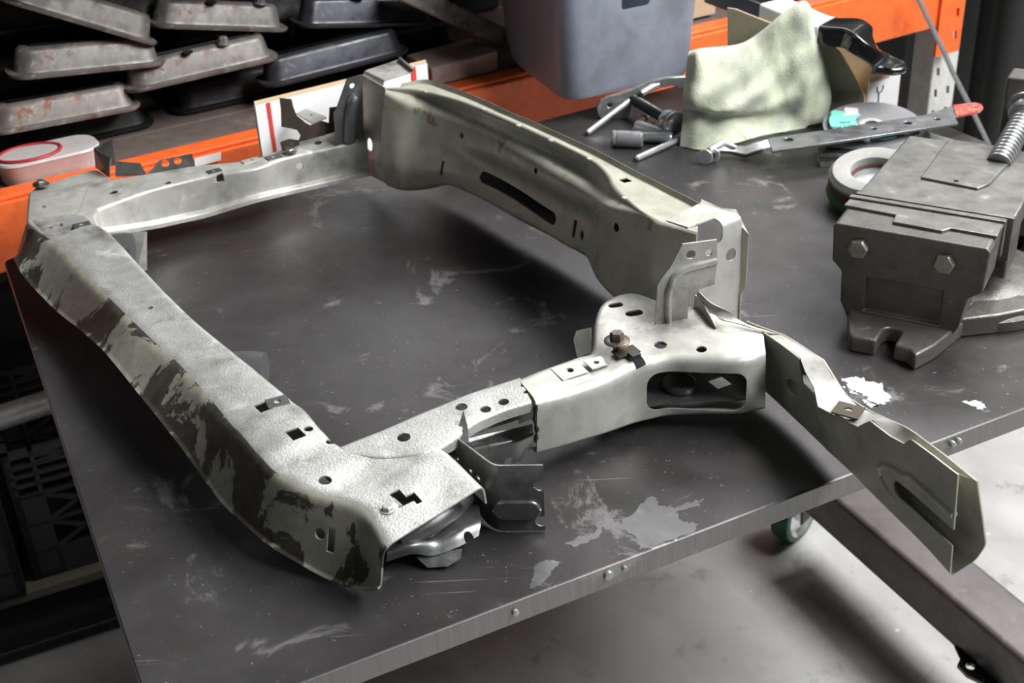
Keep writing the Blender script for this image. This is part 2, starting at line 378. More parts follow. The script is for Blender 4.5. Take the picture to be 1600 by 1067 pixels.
# marks worn and smeared into the bench top
def blot(name, pts, mat, jag=.0022, lift=.0002, seed=1):
    rnd = random.Random(seed); P = []
    for i, p in enumerate(pts):
        a, b = Vector(p), Vector(pts[(i + 1) % len(pts)])
        for k in range(6): q = a.lerp(b, k / 6); P.append(Vector((q.x + rnd.uniform(-jag, jag), q.y + rnd.uniform(-jag, jag), TZ - .002)))
    mm = M(); mm.prism(P, (0, 0, .002 + lift)); return obj(name, mm, mat, bench)
MT['rubbed'] = worn('rubbed_bright_bench_steel', (.15, .147, .147), (.10, .098, .10), (.21, .207, .207), .6, .42, 20, .36, .62)
MT['smear'] = worn('white_paint_smear', (.60, .60, .60), (.30, .30, .30), (.70, .70, .70), 0, .7, 60, .40, .6)
w_ = blot('worn_patch', [(0.0897, 0.9683, 0.8800), (0.1092, 0.9906, 0.8800), (0.1257, 1.0138, 0.8800), (0.1329, 1.0111, 0.8800), (0.1349, 0.9965, 0.8800), (0.1483, 0.9943, 0.8800), (0.1722, 1.0036, 0.8800), (0.1803, 1.0070, 0.8800), (0.1734, 0.9952, 0.8800), (0.1498, 0.9871, 0.8800), (0.1539, 0.9718, 0.8800), (0.1680, 0.9676, 0.8800), (0.1638, 0.9563, 0.8800), (0.1216, 0.9388, 0.8800), (0.1091, 0.9342, 0.8800), (0.1076, 0.9533, 0.8800)], MT['rubbed'], .002, seed=3); w_['label'] = 'pale rubbed patch on the bench top'
blot('worn_patch', [(0.0104, 0.9183, 0.8800), (0.0203, 0.9267, 0.8800), (0.0354, 0.9218, 0.8800), (0.0253, 0.9090, 0.8800), (0.0188, 0.8963, 0.8800), (0.0127, 0.8897, 0.8800), (0.0032, 0.8853, 0.8800), (0.0079, 0.9006, 0.8800)], MT['rubbed'], .0012, seed=5)
blot('worn_patch', [(0.0406, 0.9474, 0.8800), (0.0540, 0.9577, 0.8800), (0.0694, 0.9603, 0.8800), (0.0713, 0.9679, 0.8800), (0.0704, 0.9878, 0.8800), (0.0818, 0.9899, 0.8800), (0.0794, 0.9771, 0.8800), (0.0739, 0.9561, 0.8800), (0.0625, 0.9494, 0.8800), (0.0469, 0.9431, 0.8800)], MT['rubbed'], .0015, seed=8)
for i_, pp in enumerate(([(0.3665, 1.2113, 0.8800), (0.3851, 1.2135, 0.8800), (0.3966, 1.2028, 0.8800), (0.4056, 1.1965, 0.8800), (0.4087, 1.1671, 0.8800), (0.3977, 1.1553, 0.8800), (0.3869, 1.1615, 0.8800), (0.3821, 1.1750, 0.8800), (0.3709, 1.1919, 0.8800)], [(0.3766, 1.1677, 0.8800), (0.3835, 1.1644, 0.8800), (0.3916, 1.1534, 0.8800), (0.3828, 1.1517, 0.8800)], [(0.3647, 1.1952, 0.8800), (0.3710, 1.1866, 0.8800), (0.3752, 1.1756, 0.8800), (0.3676, 1.1843, 0.8800)], [(0.4840, 1.1521, 0.8800), (0.5010, 1.1530, 0.8800), (0.5054, 1.1399, 0.8800), (0.4964, 1.1357, 0.8800)])):
    s_ = blot('paint_smear', pp, MT['smear'], .0025, .0003, 11 + i_); s_['label'] = 'white paint smear'

# ---------------------------------------------------------------- the cut car front frame lying on the bench
frame = thing('radiator_support_frame', 'pressed steel car front frame of worn grey green primer, sides cut open, lying on bench', 'car frame', (-0.1789, 1.2544, 0.8800))
Z3 = (0, 0, 1)
def V(p): return np.array(p, float)
def zip_rows(*cols): return [[V(c[i]) for c in cols] for i in range(len(cols[0]))]

# --- lower crossmember: the near rail that bends round to the open cut end
I = [(-0.5664, 1.5903, 0.9645), (-0.5396, 1.5531, 0.9650), (-0.5124, 1.5181, 0.9650), (-0.4661, 1.4434, 0.9650), (-0.4195, 1.3672, 0.9650), (-0.3622, 1.2771, 0.9660), (-0.3057, 1.1991, 0.9670), (-0.2586, 1.1352, 0.9670), (-0.2123, 1.0719, 0.9650), (-0.1862, 1.0269, 0.9640), (-0.1570, 0.9992, 0.9620), (-0.1261, 0.9968, 0.9610), (-0.0959, 0.9972, 0.9610), (-0.0705, 0.9963, 0.9600), (-0.0338, 0.9453, 0.9520)]
O = [(-0.6370, 1.5777, 0.9630), (-0.6027, 1.5276, 0.9630), (-0.5728, 1.4932, 0.9640), (-0.5246, 1.4169, 0.9640), (-0.4787, 1.3496, 0.9640), (-0.4169, 1.2581, 0.9650), (-0.3577, 1.1752, 0.9660), (-0.3092, 1.0986, 0.9660), (-0.2650, 1.0255, 0.9640), (-0.2362, 0.9821, 0.9630), (-0.2025, 0.9479, 0.9610), (-0.1766, 0.9335, 0.9600), (-0.1564, 0.9255, 0.9590), (-0.1374, 0.9099, 0.9540), (-0.1198, 0.8754, 0.9440)]
Bq = [(-0.6588, 1.5686, 0.9174), (-0.6359, 1.5137, 0.9356), (-0.6119, 1.4770, 0.9268), (-0.5578, 1.4037, 0.9222), (-0.5074, 1.3387, 0.9258), (-0.4480, 1.2469, 0.9394), (-0.3934, 1.1632, 0.9356), (-0.3424, 1.0882, 0.9275), (-0.2924, 1.0176, 0.9075), (-0.2609, 0.9755, 0.9067), (-0.2295, 0.9414, 0.9029), (-0.1880, 0.9169, 0.8900), (-0.1567, 0.8982, 0.8880), (-0.1390, 0.8893, 0.8900), (-0.1259, 0.8746, 0.9033)]
Lp = []                                     # lip turned out along the bottom of the dark side
Dn = []                                     # inner side of the channel
for i in range(len(I)):
    d = V(O[i]) - V(I[i]); d[2] = 0; d /= np.linalg.norm(d)
    Lp.append(V(Bq[i]) + d * .004 + V((0, 0, -.002)))
    Dn.append(V(I[i]) - d * .002 + V((0, 0, -.058 if i < 10 else -.02)))
mid = [(V(I[i]) * .5 + V(O[i]) * .5) + V((0, 0, (.003 if 7 <= i <= 9 else 0) - (.006 if i in (11, 12) else 0))) for i in range(len(I))]
ax_ = V(I[9]) - V(I[5]); ax_[2] = 0; ax_ /= np.linalg.norm(ax_)
w1_ = (V((-0.2697, 1.0495, 0.9660)) + V((-0.2153, 1.0726, 0.9670))) / 2 @ ax_; w2_ = (V((-0.2400, 0.9858, 0.9650)) + V((-0.1903, 1.0186, 0.9640))) / 2 @ ax_
def swage(G):
    sm = lambda t: 1 / (1 + np.exp(-t / .0035)); u_ = G @ ax_; G[..., 2] += np.where(G[..., 2] > TZ + .07, .0042, 0) * (sm(u_ - w1_) * (1 - sm(u_ - w2_)) + .35 * np.exp(-((u_ - w2_) / .006) ** 2)); return G
m = M(); sheet(m, zip_rows(Dn, I, mid, O, Bq, Lp), [.006, .02, .010, .003], 7, .0018, [0, 0, 0, 1, 1], k=5, sub=3, dent=.0012, post=swage)
near = obj('lower_crossmember', m, [MT['steel'], MT['under']], frame, ang=50)
near['label'] = 'near crossmember, bright worn top and dark flaking undercoat side'
cm = M(); nd = V(I[8]) - V(I[4]); nd[2] = 0
def topcut(cm, p, kind, a, b=None, xd=nd, o=near, depth=.012): hole(cm, p, Z3, shape(kind, a, b), xd, depth, o)
topcut(cm, (-0.4131, 1.3039, 0.9660), 'c', .0034)
topcut(cm, (-0.2498, 1.0736, 0.9670), 'r', .017, .013); topcut(cm, (-0.2110, 1.0198, 0.9660), 'r', .017, .014)
topcut(cm, (-0.1997, 1.0285, 0.9660), 'c', .0045); topcut(cm, (-0.1781, 1.0132, 0.9640), 'c', .0042)
topcut(cm, (-0.1778, 0.9569, 0.9600), 'c', .0062); 
topcut(cm, (-0.1084, 1.0197, 0.9610), 'c', .0066)
topcut(cm, (-0.5895, 1.5533, 0.9650), 'r', .010, .012); topcut(cm, (-0.5666, 1.5405, 0.9650), 'r', .011, .012); topcut(cm, (-0.5991, 1.5485, 0.9650), 'c', .0035)
hole(cm, (-0.1052, 0.9311, 0.9500), Z3, [(-.012, -.008), (-.002, -.008), (-.002, -.012), (.008, -.012), (.008, .006), (.013, .006), (.013, .012), (-.001, .012), (-.001, .003), (-.012, .003)], V((-0.0908, 0.9167, 0.9500)) - V((-0.1124, 0.9471, 0.9500)), .014, near)
sd = V(O[12]) - V(O[10]); sn = np.cross(sd, V(Z3))
hole(cm, (-0.1769, 0.9365, 0.9257), sn, shape('c', .0055), sd, .03, near)
hole(cm, (-0.1662, 0.9318, 0.9228), sn, shape('r', .008, .024), sd, .03, near)
cut(near, cm, 50)
# swaged steps across the top, the clip plates and the captive nut
def clip(p, d, w, l, hole_r=.004, name='clip_plate', mat='dark_steel', lift=.0015, t=.0016, up=0):
    p = V(p); d = V(d); d[2] = 0; d /= np.linalg.norm(d); s = np.cross(V(Z3), d)
    q = [p + d * a * l / 2 + s * b * w / 2 + V((0, 0, lift)) for a, b in ((-1, -1), (1, -1), (1, 1), (-1, 1))]
    if up:
        for k in (1, 2): q[k] = q[k] + V((0, 0, up))
    mm = M(); mm.plate(q, t); o = obj(name, mm, MT[mat], frame)
    if hole_r:
        c_ = M(); hole(c_, p + V((0, 0, lift + up / 2)), Z3, shape('c', hole_r, n=14), d, .01, o); cut(o, c_)
    return o
clip((-0.2369, 1.0825, 0.9680), V((-0.2260, 1.0874, 0.9680)) - V((-0.2466, 1.0788, 0.9680)), .018, .022, .0035)
clip((-0.2021, 1.0190, 0.9630), V((-0.2128, 1.0716, 0.9660)) - V((-0.2172, 1.0053, 0.9660)), .006, .012, 0, 'clip_tongue')
clip((-0.1198, 0.9272, 0.9460), V((-0.0908, 0.9167, 0.9500)) - V((-0.1124, 0.9471, 0.9500)), .020, .020, 0, 'nut_plate', 'bare', .006)
m = M(); m.lathe([(.0095, 0), (.0095, .0016), (.0075, .002)], (-0.1187, 0.9192, 0.9535), Z3, 22); hexa(m, (-0.1183, 0.9165, 0.9555), Z3, .0052, .004, 12)
obj('captive_nut', m, MT['paint'], frame)

# --- floor plate showing in the open cut end, and its torn tab
m = M(); sheet(m, zip_rows([(-0.1256, 0.9156, 0.8960), (-0.1020, 0.9197, 0.9000), (-0.0826, 0.9236, 0.8940), (-0.0590, 0.9321, 0.8960), (-0.0406, 0.9465, 0.8960)], [(-0.1227, 0.9153, 0.9080), (-0.0998, 0.9176, 0.9120), (-0.0803, 0.9314, 0.9040), (-0.0590, 0.9402, 0.9060), (-0.0377, 0.9572, 0.9040)], [(-0.1560, 0.9872, 0.9000), (-0.1327, 1.0131, 0.9020), (-0.1080, 1.0214, 0.9020), (-0.0767, 1.0293, 0.9020), (-0.0419, 1.0156, 0.9020)]), [.01], 6, .0016, k=4, sub=3)
fp = obj('floor_plate', m, MT['dark_steel'], frame, ang=50); cm = M(); hole(cm, (-0.0493, 0.9404, 0.9000), Z3, shape('c', .005), (1, 0, 0), .012, fp); cut(fp, cm, 50)
m = M(); m.tube([(-0.1121, 0.9275, 0.9100), (-0.0885, 0.9395, 0.9160), (-0.0652, 0.9635, 0.9160), (-0.0476, 0.9899, 0.9100)], [.006, .012, .012, .006], 12); obj('pressed_bead', m, MT['dark_steel'], frame)
m = M(); m.plate([(-0.0988, 0.9255, 0.8920), (-0.0562, 0.9315, 0.8940), (-0.0578, 0.9276, 0.8860), (-0.0697, 0.9191, 0.8840), (-0.0887, 0.9200, 0.8830)], .002); obj('torn_tab', m, MT['dark_steel'], frame)

# --- corner platform at the far end of the crossmember
def skirt_plate(name, poly, h, mat, r=.006, thick=.0017, parent=None):
    """flat top with rounded-over sides hanging down all round"""
    P = [V(p) for p in poly]; c = sum(P) / len(P); mm = M(); n = len(P); rows = []
    P = [V(p) for p in rounded([Vector(p) for p in poly], r * 2, 3)]; n = len(P)
    v = []; f = []
    rings = [(0, 1.0, 0)]
    v += P; dirs = []
    for i in range(n):
        t = P[(i + 1) % n] - P[i - 1]; q = np.cross(t, V(Z3)); q /= max(np.linalg.norm(q), 1e-9); dirs.append(q)
    area_ = sum(P[i][0] * P[(i + 1) % n][1] - P[(i + 1) % n][0] * P[i][1] for i in range(n))
    sg = 1 if area_ > 0 else -1
    for k in range(1, 4):
        a = math.pi / 2 * k / 3; v += [P[i] + dirs[i] * sg * r * math.sin(a) + V((0, 0, -r * (1 - math.cos(a)))) for i in range(n)]
    v += [P[i] + dirs[i] * sg * r + V((0, 0, -h)) for i in range(n)]
    f.append(list(range(n)))
    for k in range(4):
        for i in range(n): f.append([k * n + i, k * n + (i + 1) % n, (k + 1) * n + (i + 1) % n, (k + 1) * n + i])
    f.append([4 * n + i for i in range(n)][::-1]); mm.add(v, f); return obj(name, mm, mat, parent or frame, ang=50)
cor = skirt_plate('corner_gusset', [(-0.6614, 1.6751, 0.9650), (-0.6556, 1.6947, 0.9650), (-0.5902, 1.7448, 0.9660), (-0.5570, 1.7000, 0.9660), (-0.5548, 1.6410, 0.9660), (-0.5512, 1.5727, 0.9660), (-0.5385, 1.5490, 0.9650), (-0.5564, 1.5274, 0.9650), (-0.5753, 1.5048, 0.9640), (-0.6010, 1.5311, 0.9640), (-0.6343, 1.5752, 0.9640)], .055, MT['paint'], .005)
cm = M(); hole(cm, (-0.6294, 1.6204, 0.9650), Z3, shape('c', .0045), (1, 0, 0), .01, cor); topcut(cm, (-0.5895, 1.5533, 0.9650), 'r', .010, .012, o=cor); topcut(cm, (-0.5666, 1.5405, 0.9650), 'r', .011, .012, o=cor); topcut(cm, (-0.5991, 1.5485, 0.9650), 'c', .0035, o=cor); cut(cor, cm, 50)
clip((-0.5572, 1.5493, 0.9650), V((-0.5483, 1.5542, 0.9650)) - V((-0.5706, 1.5430, 0.9650)), .014, .022, .003)
m = M(); m.lathe([(.0115, 0), (.0115, .002), (.008, .0025)], (-0.6512, 1.6894, 0.9690), (0.1, 0, 1), 20); hexa(m, (-0.6493, 1.6844, 0.9710), (0.1, 0, 1), .0065, .007); m.lathe([(.004, -.016), (.004, 0)], (-0.6512, 1.6894, 0.9690), Z3, 12); obj('corner_bolt', m, MT['dark_steel'], frame)
m = M(); m.plate([(-0.6562, 1.6810, 0.9680), (-0.6442, 1.6954, 0.9680), (-0.6445, 1.6980, 0.9620), (-0.6566, 1.6836, 0.9620)], .002); obj('corner_clip', m, MT['black_steel'], frame)

# --- side rail at the far left, between the corner and the tall panel
bk_ = [(-0.5830, 1.6874, 0.9650), (-0.5632, 1.6986, 0.9650), (-0.5031, 1.7186, 0.9650), (-0.4451, 1.7371, 0.9650), (-0.3696, 1.7511, 0.9650), (-0.3144, 1.7835, 0.9700), (-0.2504, 1.8379, 0.9800), (-0.2082, 1.8345, 0.9850)]
fr_ = [(-0.5726, 1.5817, 0.9650), (-0.5651, 1.5890, 0.9650), (-0.4896, 1.6569, 0.9650), (-0.4219, 1.6959, 0.9650), (-0.3525, 1.7172, 0.9650), (-0.3136, 1.7507, 0.9660), (-0.2297, 1.7843, 0.9680), (-0.1979, 1.7874, 0.9680)]
cr_ = [(-0.5539, 1.5882, 0.9392), (-0.5464, 1.5954, 0.9382), (-0.4856, 1.6581, 0.9204), (-0.4251, 1.6951, 0.9171), (-0.3562, 1.7164, 0.9259), (-0.3093, 1.7514, 0.9213), (-0.2347, 1.7836, 0.9229), (-0.1991, 1.7873, 0.9276)]
lp_ = []; lq_ = []
for i in range(8):
    d = V(fr_[i]) - V(bk_[i]); d[2] = 0; d /= np.linalg.norm(d); lp_.append(V(cr_[i]) + d * .010 + V((0, 0, -.001))); lq_.append(V(cr_[i]) + d * .011 + V((0, 0, -.007)))
bkd = [V(b) + V((0, 0, -.03)) for b in bk_]
m = M(); sheet(m, zip_rows(bkd, bk_, fr_, cr_, lp_, lq_), [.003, .0035, .0025, .0015], 6, .0016, k=5, sub=3, dent=.0008)
sr_ = obj('side_rail', m, MT['paint'], frame, ang=45)
rd = V(fr_[5]) - V(fr_[1]); rn = np.cross(rd, V(Z3)); cm = M()
for p, r_ in (((-0.5407, 1.6547, 0.9650), .0062), ((-0.4711, 1.6794, 0.9650), .005), ((-0.3158, 1.7685, 0.9660), .004), ((-0.2650, 1.8129, 0.9740), .005), ((-0.2707, 1.7901, 0.9700), .006)): hole(cm, p, Z3, shape('c', r_), rd, .01, sr_)
hole(cm, (-0.4897, 1.6345, 0.9527), rn, shape('c', .0058), rd, .014, sr_); hole(cm, (-0.2923, 1.7501, 0.9501), rn, shape('c', .0052), rd, .014, sr_)
hole(cm, (-0.4060, 1.6984, 0.9650), Z3, shape('r', .020, .006), rd, .01, sr_)
hole(cm, (-0.3561, 1.7541, 0.9650), Z3, shape('r', .022, .004), rd, .01, sr_)
cut(sr_, cm, 45)
clip((-0.4111, 1.7120, 0.9655), rd, .014, .020, .003); clip((-0.3314, 1.7519, 0.9665), rd, .016, .022, .0035); clip((-0.3642, 1.7466, 0.9655), rd, .012, .026, .003, mat='paint')
m = M(); m.lathe([(.0105, 0), (.0105, .0018), (.0075, .0025)], (-0.3095, 1.7650, 0.9680), Z3, 20); hexa(m, (-0.3086, 1.7599, 0.9700), Z3, .0065, .0065, 10); obj('flange_bolt', m, MT['dark_steel'], frame)
# upstanding cut tabs along its far edge
m = M(); m.plate([(-0.5911, 1.7547, 0.9650), (-0.5879, 1.7557, 0.9951), (-0.5548, 1.7170, 0.9930), (-0.5617, 1.7147, 0.9650)], .0016); m.plate([(-0.5911, 1.7547, 0.9650), (-0.5879, 1.7557, 0.9951), (-0.5614, 1.7614, 1.0051), (-0.5637, 1.7607, 0.9650)], .0016)
m.plate([(-0.5538, 1.7160, 0.9650), (-0.5487, 1.7176, 0.9875), (-0.5155, 1.7193, 0.9821), (-0.5091, 1.7171, 0.9650)], .0016)
tb = obj('folded_tab', m, MT['dark_steel'], frame)
m = M(); m.plate([(-0.5078, 1.7193, 0.9650), (-0.4897, 1.7299, 0.9812), (-0.4453, 1.7407, 0.9842), (-0.4442, 1.7418, 0.9650)], .0016); tb2 = obj('drilled_tab', m, MT['dark_steel'], frame); cm = M()
for q in ((-0.4821, 1.7284, 0.9756), (-0.4657, 1.7342, 0.9762)): hole(cm, q, rn, shape('c', .0052), rd, .01, tb2)
cut(tb2, cm)
# little pin bushings under the rails and the leg below the corner
for a, b_ in (((-0.5240, 1.5604, 0.9250), (-0.5011, 1.5615, 0.9250)), ((-0.3051, 1.2339, 0.9200), (-0.2775, 1.2311, 0.9200))):
    m = M(); d = (V(b_) - V(a)) / np.linalg.norm(V(b_) - V(a)); m.lathe([(.0195, -.01), (.0205, .0), (.0205, .6 * np.linalg.norm(V(b_) - V(a))), (.019, np.linalg.norm(V(b_) - V(a)))], a, d, 30); obj('rubber_bushing', m, MT['bush'] if 'bush' in MT else MT.setdefault('bush', plain('grey_rubber_bushing', (.06, .06, .062), 0, .45)), frame)
m = M(); m.plate([(-0.5100, 1.6004, 0.9300), (-0.4893, 1.5978, 0.9300), (-0.4951, 1.5815, 0.8800), (-0.5078, 1.5791, 0.8800)], .003); obj('corner_leg', m, MT['paint'], frame)

# --- the tall upper panel along the far side
F_ = [(-0.1636, 1.7810, 1.0650), (-0.1372, 1.7656, 1.0640), (-0.1011, 1.7767, 1.0640), (-0.0602, 1.7311, 1.0640), (-0.0220, 1.6797, 1.0640), (0.0159, 1.6207, 1.0640), (0.0557, 1.5671, 1.0630), (0.0931, 1.5095, 1.0630), (0.1212, 1.4646, 1.0630), (0.1413, 1.4313, 1.0620), (0.1610, 1.4012, 1.0610), (0.1861, 1.3619, 1.0600), (0.2039, 1.3320, 1.0600), (0.2175, 1.3070, 1.0600), (0.2194, 1.3050, 1.0600)]
G_ = [(-0.1731, 1.7751, 1.0580), (-0.1595, 1.7617, 1.0580), (-0.1170, 1.7495, 1.0580), (-0.0710, 1.7098, 1.0580), (-0.0311, 1.6646, 1.0580), (0.0069, 1.6116, 1.0580), (0.0467, 1.5540, 1.0580), (0.0840, 1.4953, 1.0580), (0.1084, 1.4519, 1.0580), (0.1225, 1.4097, 1.0580), (0.1292, 1.3611, 1.0580), (0.1499, 1.3027, 1.0580), (0.1650, 1.2752, 1.0580), (0.1774, 1.2631, 1.0575), (0.2043, 1.2385, 1.0575)]
H_ = [(-0.1741, 1.7754, 1.0570), (-0.1606, 1.7622, 1.0560), (-0.1226, 1.7571, 1.0500), (-0.0818, 1.7386, 1.0410), (-0.0411, 1.6836, 1.0370), (-0.0024, 1.6260, 1.0370), (0.0360, 1.5737, 1.0370), (0.0747, 1.5215, 1.0370), (0.0999, 1.4778, 1.0370), (0.1144, 1.4251, 1.0380), (0.1248, 1.3626, 1.0480), (0.1491, 1.3021, 1.0560), (0.1640, 1.2725, 1.0570), (0.1765, 1.2610, 1.0570), (0.2040, 1.2364, 1.0570)]
E_ = [(-0.1748, 1.7701, 1.0560), (-0.1612, 1.7544, 1.0540), (-0.1332, 1.7381, 1.0440), (-0.0998, 1.7261, 1.0370), (-0.0574, 1.6845, 1.0320), (-0.0155, 1.6268, 1.0320), (0.0229, 1.5634, 1.0320), (0.0608, 1.4932, 1.0320), (0.0857, 1.4470, 1.0320), (0.1041, 1.4034, 1.0330), (0.1185, 1.3429, 1.0450), (0.1487, 1.2980, 1.0540), (0.1630, 1.2703, 1.0550), (0.1759, 1.2593, 1.0555), (0.2035, 1.2349, 1.0555)]
jq = '588,146 601,153 631,177 667,192 711,216 759,239 806,258 856,284 893,303 922,320 949,336 998,350 1023,363 1043,372'.split()
J_ = [(-0.1755, 1.7700, 1.0494), (-0.1629, 1.7542, 1.0466), (-0.1363, 1.7378, 1.0291), (-0.1041, 1.7258, 1.0174), (-0.0643, 1.6842, 1.0081), (-0.0221, 1.6267, 1.0068), (0.0170, 1.5635, 1.0109), (0.0554, 1.4934, 1.0132), (0.0822, 1.4472, 1.0152), (0.1017, 1.4036, 1.0206), (0.1170, 1.3430, 1.0338), (0.1480, 1.2980, 1.0431), (0.1624, 1.2704, 1.0450), (0.1753, 1.2594, 1.0486), (0.2033, 1.2349, 1.0479)]
Bp = [(-0.1828, 1.7692, 0.9168), (-0.1668, 1.7539, 0.9152), (-0.1433, 1.7372, 0.9159), (-0.1146, 1.7251, 0.9195), (-0.0734, 1.6838, 0.9407), (-0.0277, 1.6266, 0.9376), (0.0087, 1.5635, 0.9390), (0.0467, 1.4936, 0.9461), (0.0743, 1.4476, 0.9466), (0.0937, 1.4041, 0.9544), (0.1050, 1.3440, 0.9496), (0.1316, 1.2997, 0.9392), (0.1506, 1.2718, 0.9432), (0.1631, 1.2610, 0.9401), (0.1963, 1.2360, 0.9471)]
pn = np.cross(V(E_[8]) - V(E_[4]), V(Z3)); pn[2] = 0; pn /= np.linalg.norm(pn)
if pn @ (V((0, 0, 0)) - V(E_[5])) < 0: pn = -pn                           # towards the near rail
pd = V(E_[8]) - V(E_[4]); pd[2] = 0; pd /= np.linalg.norm(pd)
F_, G_, H_, E_, J_, Bp = F_[1:], G_[1:], H_[1:], E_[1:], J_[1:], Bp[1:]
R_ = [V(F_[i]) + pn * .0035 + V((0, 0, -.007)) for i in range(len(F_))]
bul = [.012, .020, .022, .014, .001, -.004, -.004, -.004, -.003, -.002, -.001, 0, 0, 0]
K1 = [V(J_[i]) * .74 + V(Bp[i]) * .26 + pn * (bul[i] * .5 - (.006 if 2 <= i <= 8 else 0)) for i in range(len(F_))]
K2 = [V(J_[i]) * .35 + V(Bp[i]) * .65 + pn * bul[i] for i in range(len(F_))]
Bb = [V(Bp[i]) + pn * bul[i] * .5 for i in range(len(F_))]
Bl = [b - pn * .012 + V((0, 0, -.002)) for b in Bb]
m = M(); sheet(m, zip_rows(F_, R_, G_, H_, E_, J_, K1, K2, Bb, Bl), [.002, .006, .006, .008, .012, .012, .02, .006], 5, .0016, [0, 0, 0, 1, 1, 0, 0, 0, 0], k=4, sub=2, dent=.0008)
pan = obj('upper_panel', m, [MT['green'], MT['rusty_roll']], frame, ang=60); pan['label'] = 'tall far panel in green grey primer with rusty roll edge'
cm = M()
PL = (717, 190, .152, 897, 287, .152)
def pcut(q, kind, a, b=None, tilt=0, dep=.03):
    xd = pd * math.cos(R(tilt)) + V(Z3) * math.sin(R(tilt)); hole(cm, q, pn, shape(kind, a, b), xd, dep, pan)
pcut((0.0193, 1.5573, 0.9708), 's', .185, .0165, 0, .04)
pcut((-0.0637, 1.6950, 0.9657), 'r', .006, .020); pcut((-0.0750, 1.7137, 0.9636), 'c', .006)
pcut((0.0882, 1.4429, 0.9745), 'r', .008, .022); pcut((0.0988, 1.4254, 0.9743), 'c', .006)
pcut((-0.1612, 1.7544, 1.0350), 's', .0065, .0065, dep=.04)
pcut((-0.0513, 1.6744, 1.0159), 'c', .0045, dep=.02); pcut((0.0415, 1.5204, 1.0210), 'c', .0040, dep=.02); pcut((0.1286, 1.3265, 1.0279), 'c', .0055, dep=.03)
hole(cm, (0.1424, 1.3896, 1.0580), Z3, shape('r', .012, .012), pd, .008, pan)
cut(pan, cm, 60)
# back skin that closes the panel behind the slot, black for the shade inside
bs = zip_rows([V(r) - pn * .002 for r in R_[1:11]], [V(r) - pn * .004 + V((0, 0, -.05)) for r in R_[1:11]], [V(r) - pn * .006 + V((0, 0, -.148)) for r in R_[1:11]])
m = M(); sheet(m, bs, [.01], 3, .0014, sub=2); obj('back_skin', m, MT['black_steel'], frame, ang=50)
# spot-weld dimples on the ledge
for q in ((-0.1041, 1.7413, 1.0582), (-0.0224, 1.6576, 1.0582), (0.0231, 1.5871, 1.0582), (0.0619, 1.5287, 1.0582), (0.1059, 1.4600, 1.0582), (0.1364, 1.3377, 1.0582)): m = M(); m.lathe([(.004, -.001), (.0036, .0008), (.002, .0014)], q, Z3, 12); obj('weld_dimple', m, MT['paint'], frame)
e0 = [V((-0.1956, 1.8215, 1.0600)), V((-0.1777, 1.7925, 1.0600)), V((-0.1602, 1.7615, 1.0600))]
eb = [V((-0.2044, 1.8205, 0.9080)), V((-0.1850, 1.7918, 0.9085)), V((-0.1657, 1.7610, 0.9111))]
em = [a * .5 + b * .5 + pn * .004 for a, b in zip(e0, eb)]; eq = [a * .2 + b * .8 + pn * .007 for a, b in zip(e0, eb)]
m = M(); sheet(m, [[e0[i] - pd * .006 * (i == 0), em[i], eq[i], eb[i] + pn * .004, eb[i] - pn * .010] for i in range(3)], [.03, .03, .006], 4, .0016, k=4, sub=2); ef = obj('left_end_face', m, MT['green'], frame, ang=50); cm = M()
hole(cm, (-0.1865, 1.8061, 0.9611), pn, shape('s', .020, .017), V(Z3), .04, ef); cut(ef, cm, 50)
# left cap: folded strip over the end of the panel
m = M(); sheet(m, [[V((-0.1967, 1.8309, 1.0560)), V((-0.1961, 1.8239, 1.0660)), V((-0.1479, 1.8703, 1.0660)), V((-0.1447, 1.8568, 1.0730))], [V((-0.1670, 1.7887, 1.0540)), V((-0.1641, 1.7752, 1.0660)), V((-0.1243, 1.8091, 1.0660)), V((-0.1226, 1.8021, 1.0720))]], [.006, .002], 4, .0016, k=4, sub=2, smooth=False)
obj('left_end_cap', m, MT['paint'], frame, ang=45)
m = M(); sheet(m, [[V((-0.1488, 1.8704, 1.0660)), V((-0.1473, 1.8856, 1.0700))], [V((-0.1243, 1.8091, 1.0660)), V((-0.1232, 1.8143, 1.0700))]], [], 2, .0016, smooth=False); obj('cap_flange', m, MT['black_steel'], frame)

# right end cap: top, fold, end plate with its rolled outer flange
T0 = [V((0.1746, 1.2679, 1.0585)), V((0.2178, 1.3086, 1.0585))]; T1 = [V((0.2047, 1.2369, 1.0590)), V((0.2565, 1.2699, 1.0590))]
D1 = [V((0.2070, 1.2365, 0.9753)), V((0.2579, 1.2696, 0.9271))]
m = M(); sheet(m, [[V((0.1754, 1.2678, 1.0478)), V((0.2051, 1.2368, 1.0446)), D1[0] + V((0, 0, -.001))], [T0[0], T1[0], D1[0]], [T0[1], T1[1], D1[1]]], [.008], 8, .0016, k=6, sub=4, smooth=False)
cap = obj('right_end_cap', m, MT['paint'], frame, ang=45); cm = M()
en = np.cross(T1[1] - T1[0], V(Z3)); en /= np.linalg.norm(en)
hole(cm, (0.2164, 1.2443, 1.0518), en, shape('rr', .040, .030), T1[1] - T1[0], .013, cap)
hole(cm, (0.2443, 1.2621, 1.0178), en, shape('c', .0075), T1[1] - T1[0], .012, cap)
cut(cap, cm, 45)
m = M(); m.ring([(.0068, 0), (.009, 0), (.009, .001), (.0068, .001)], V((0.2492, 1.2652, 0.9801)) , en, 24); obj('pierced_boss', m, MT['bare'], frame)
fl = []
ff = [V((0.2176, 1.3075, 1.0590)), V((0.2383, 1.2858, 1.0590)), V((0.2530, 1.2737, 1.0590)), V((0.2563, 1.2699, 1.0483)), V((0.2593, 1.2693, 0.9790)), V((0.2550, 1.2702, 0.9642)), V((0.2565, 1.2699, 0.9271))]
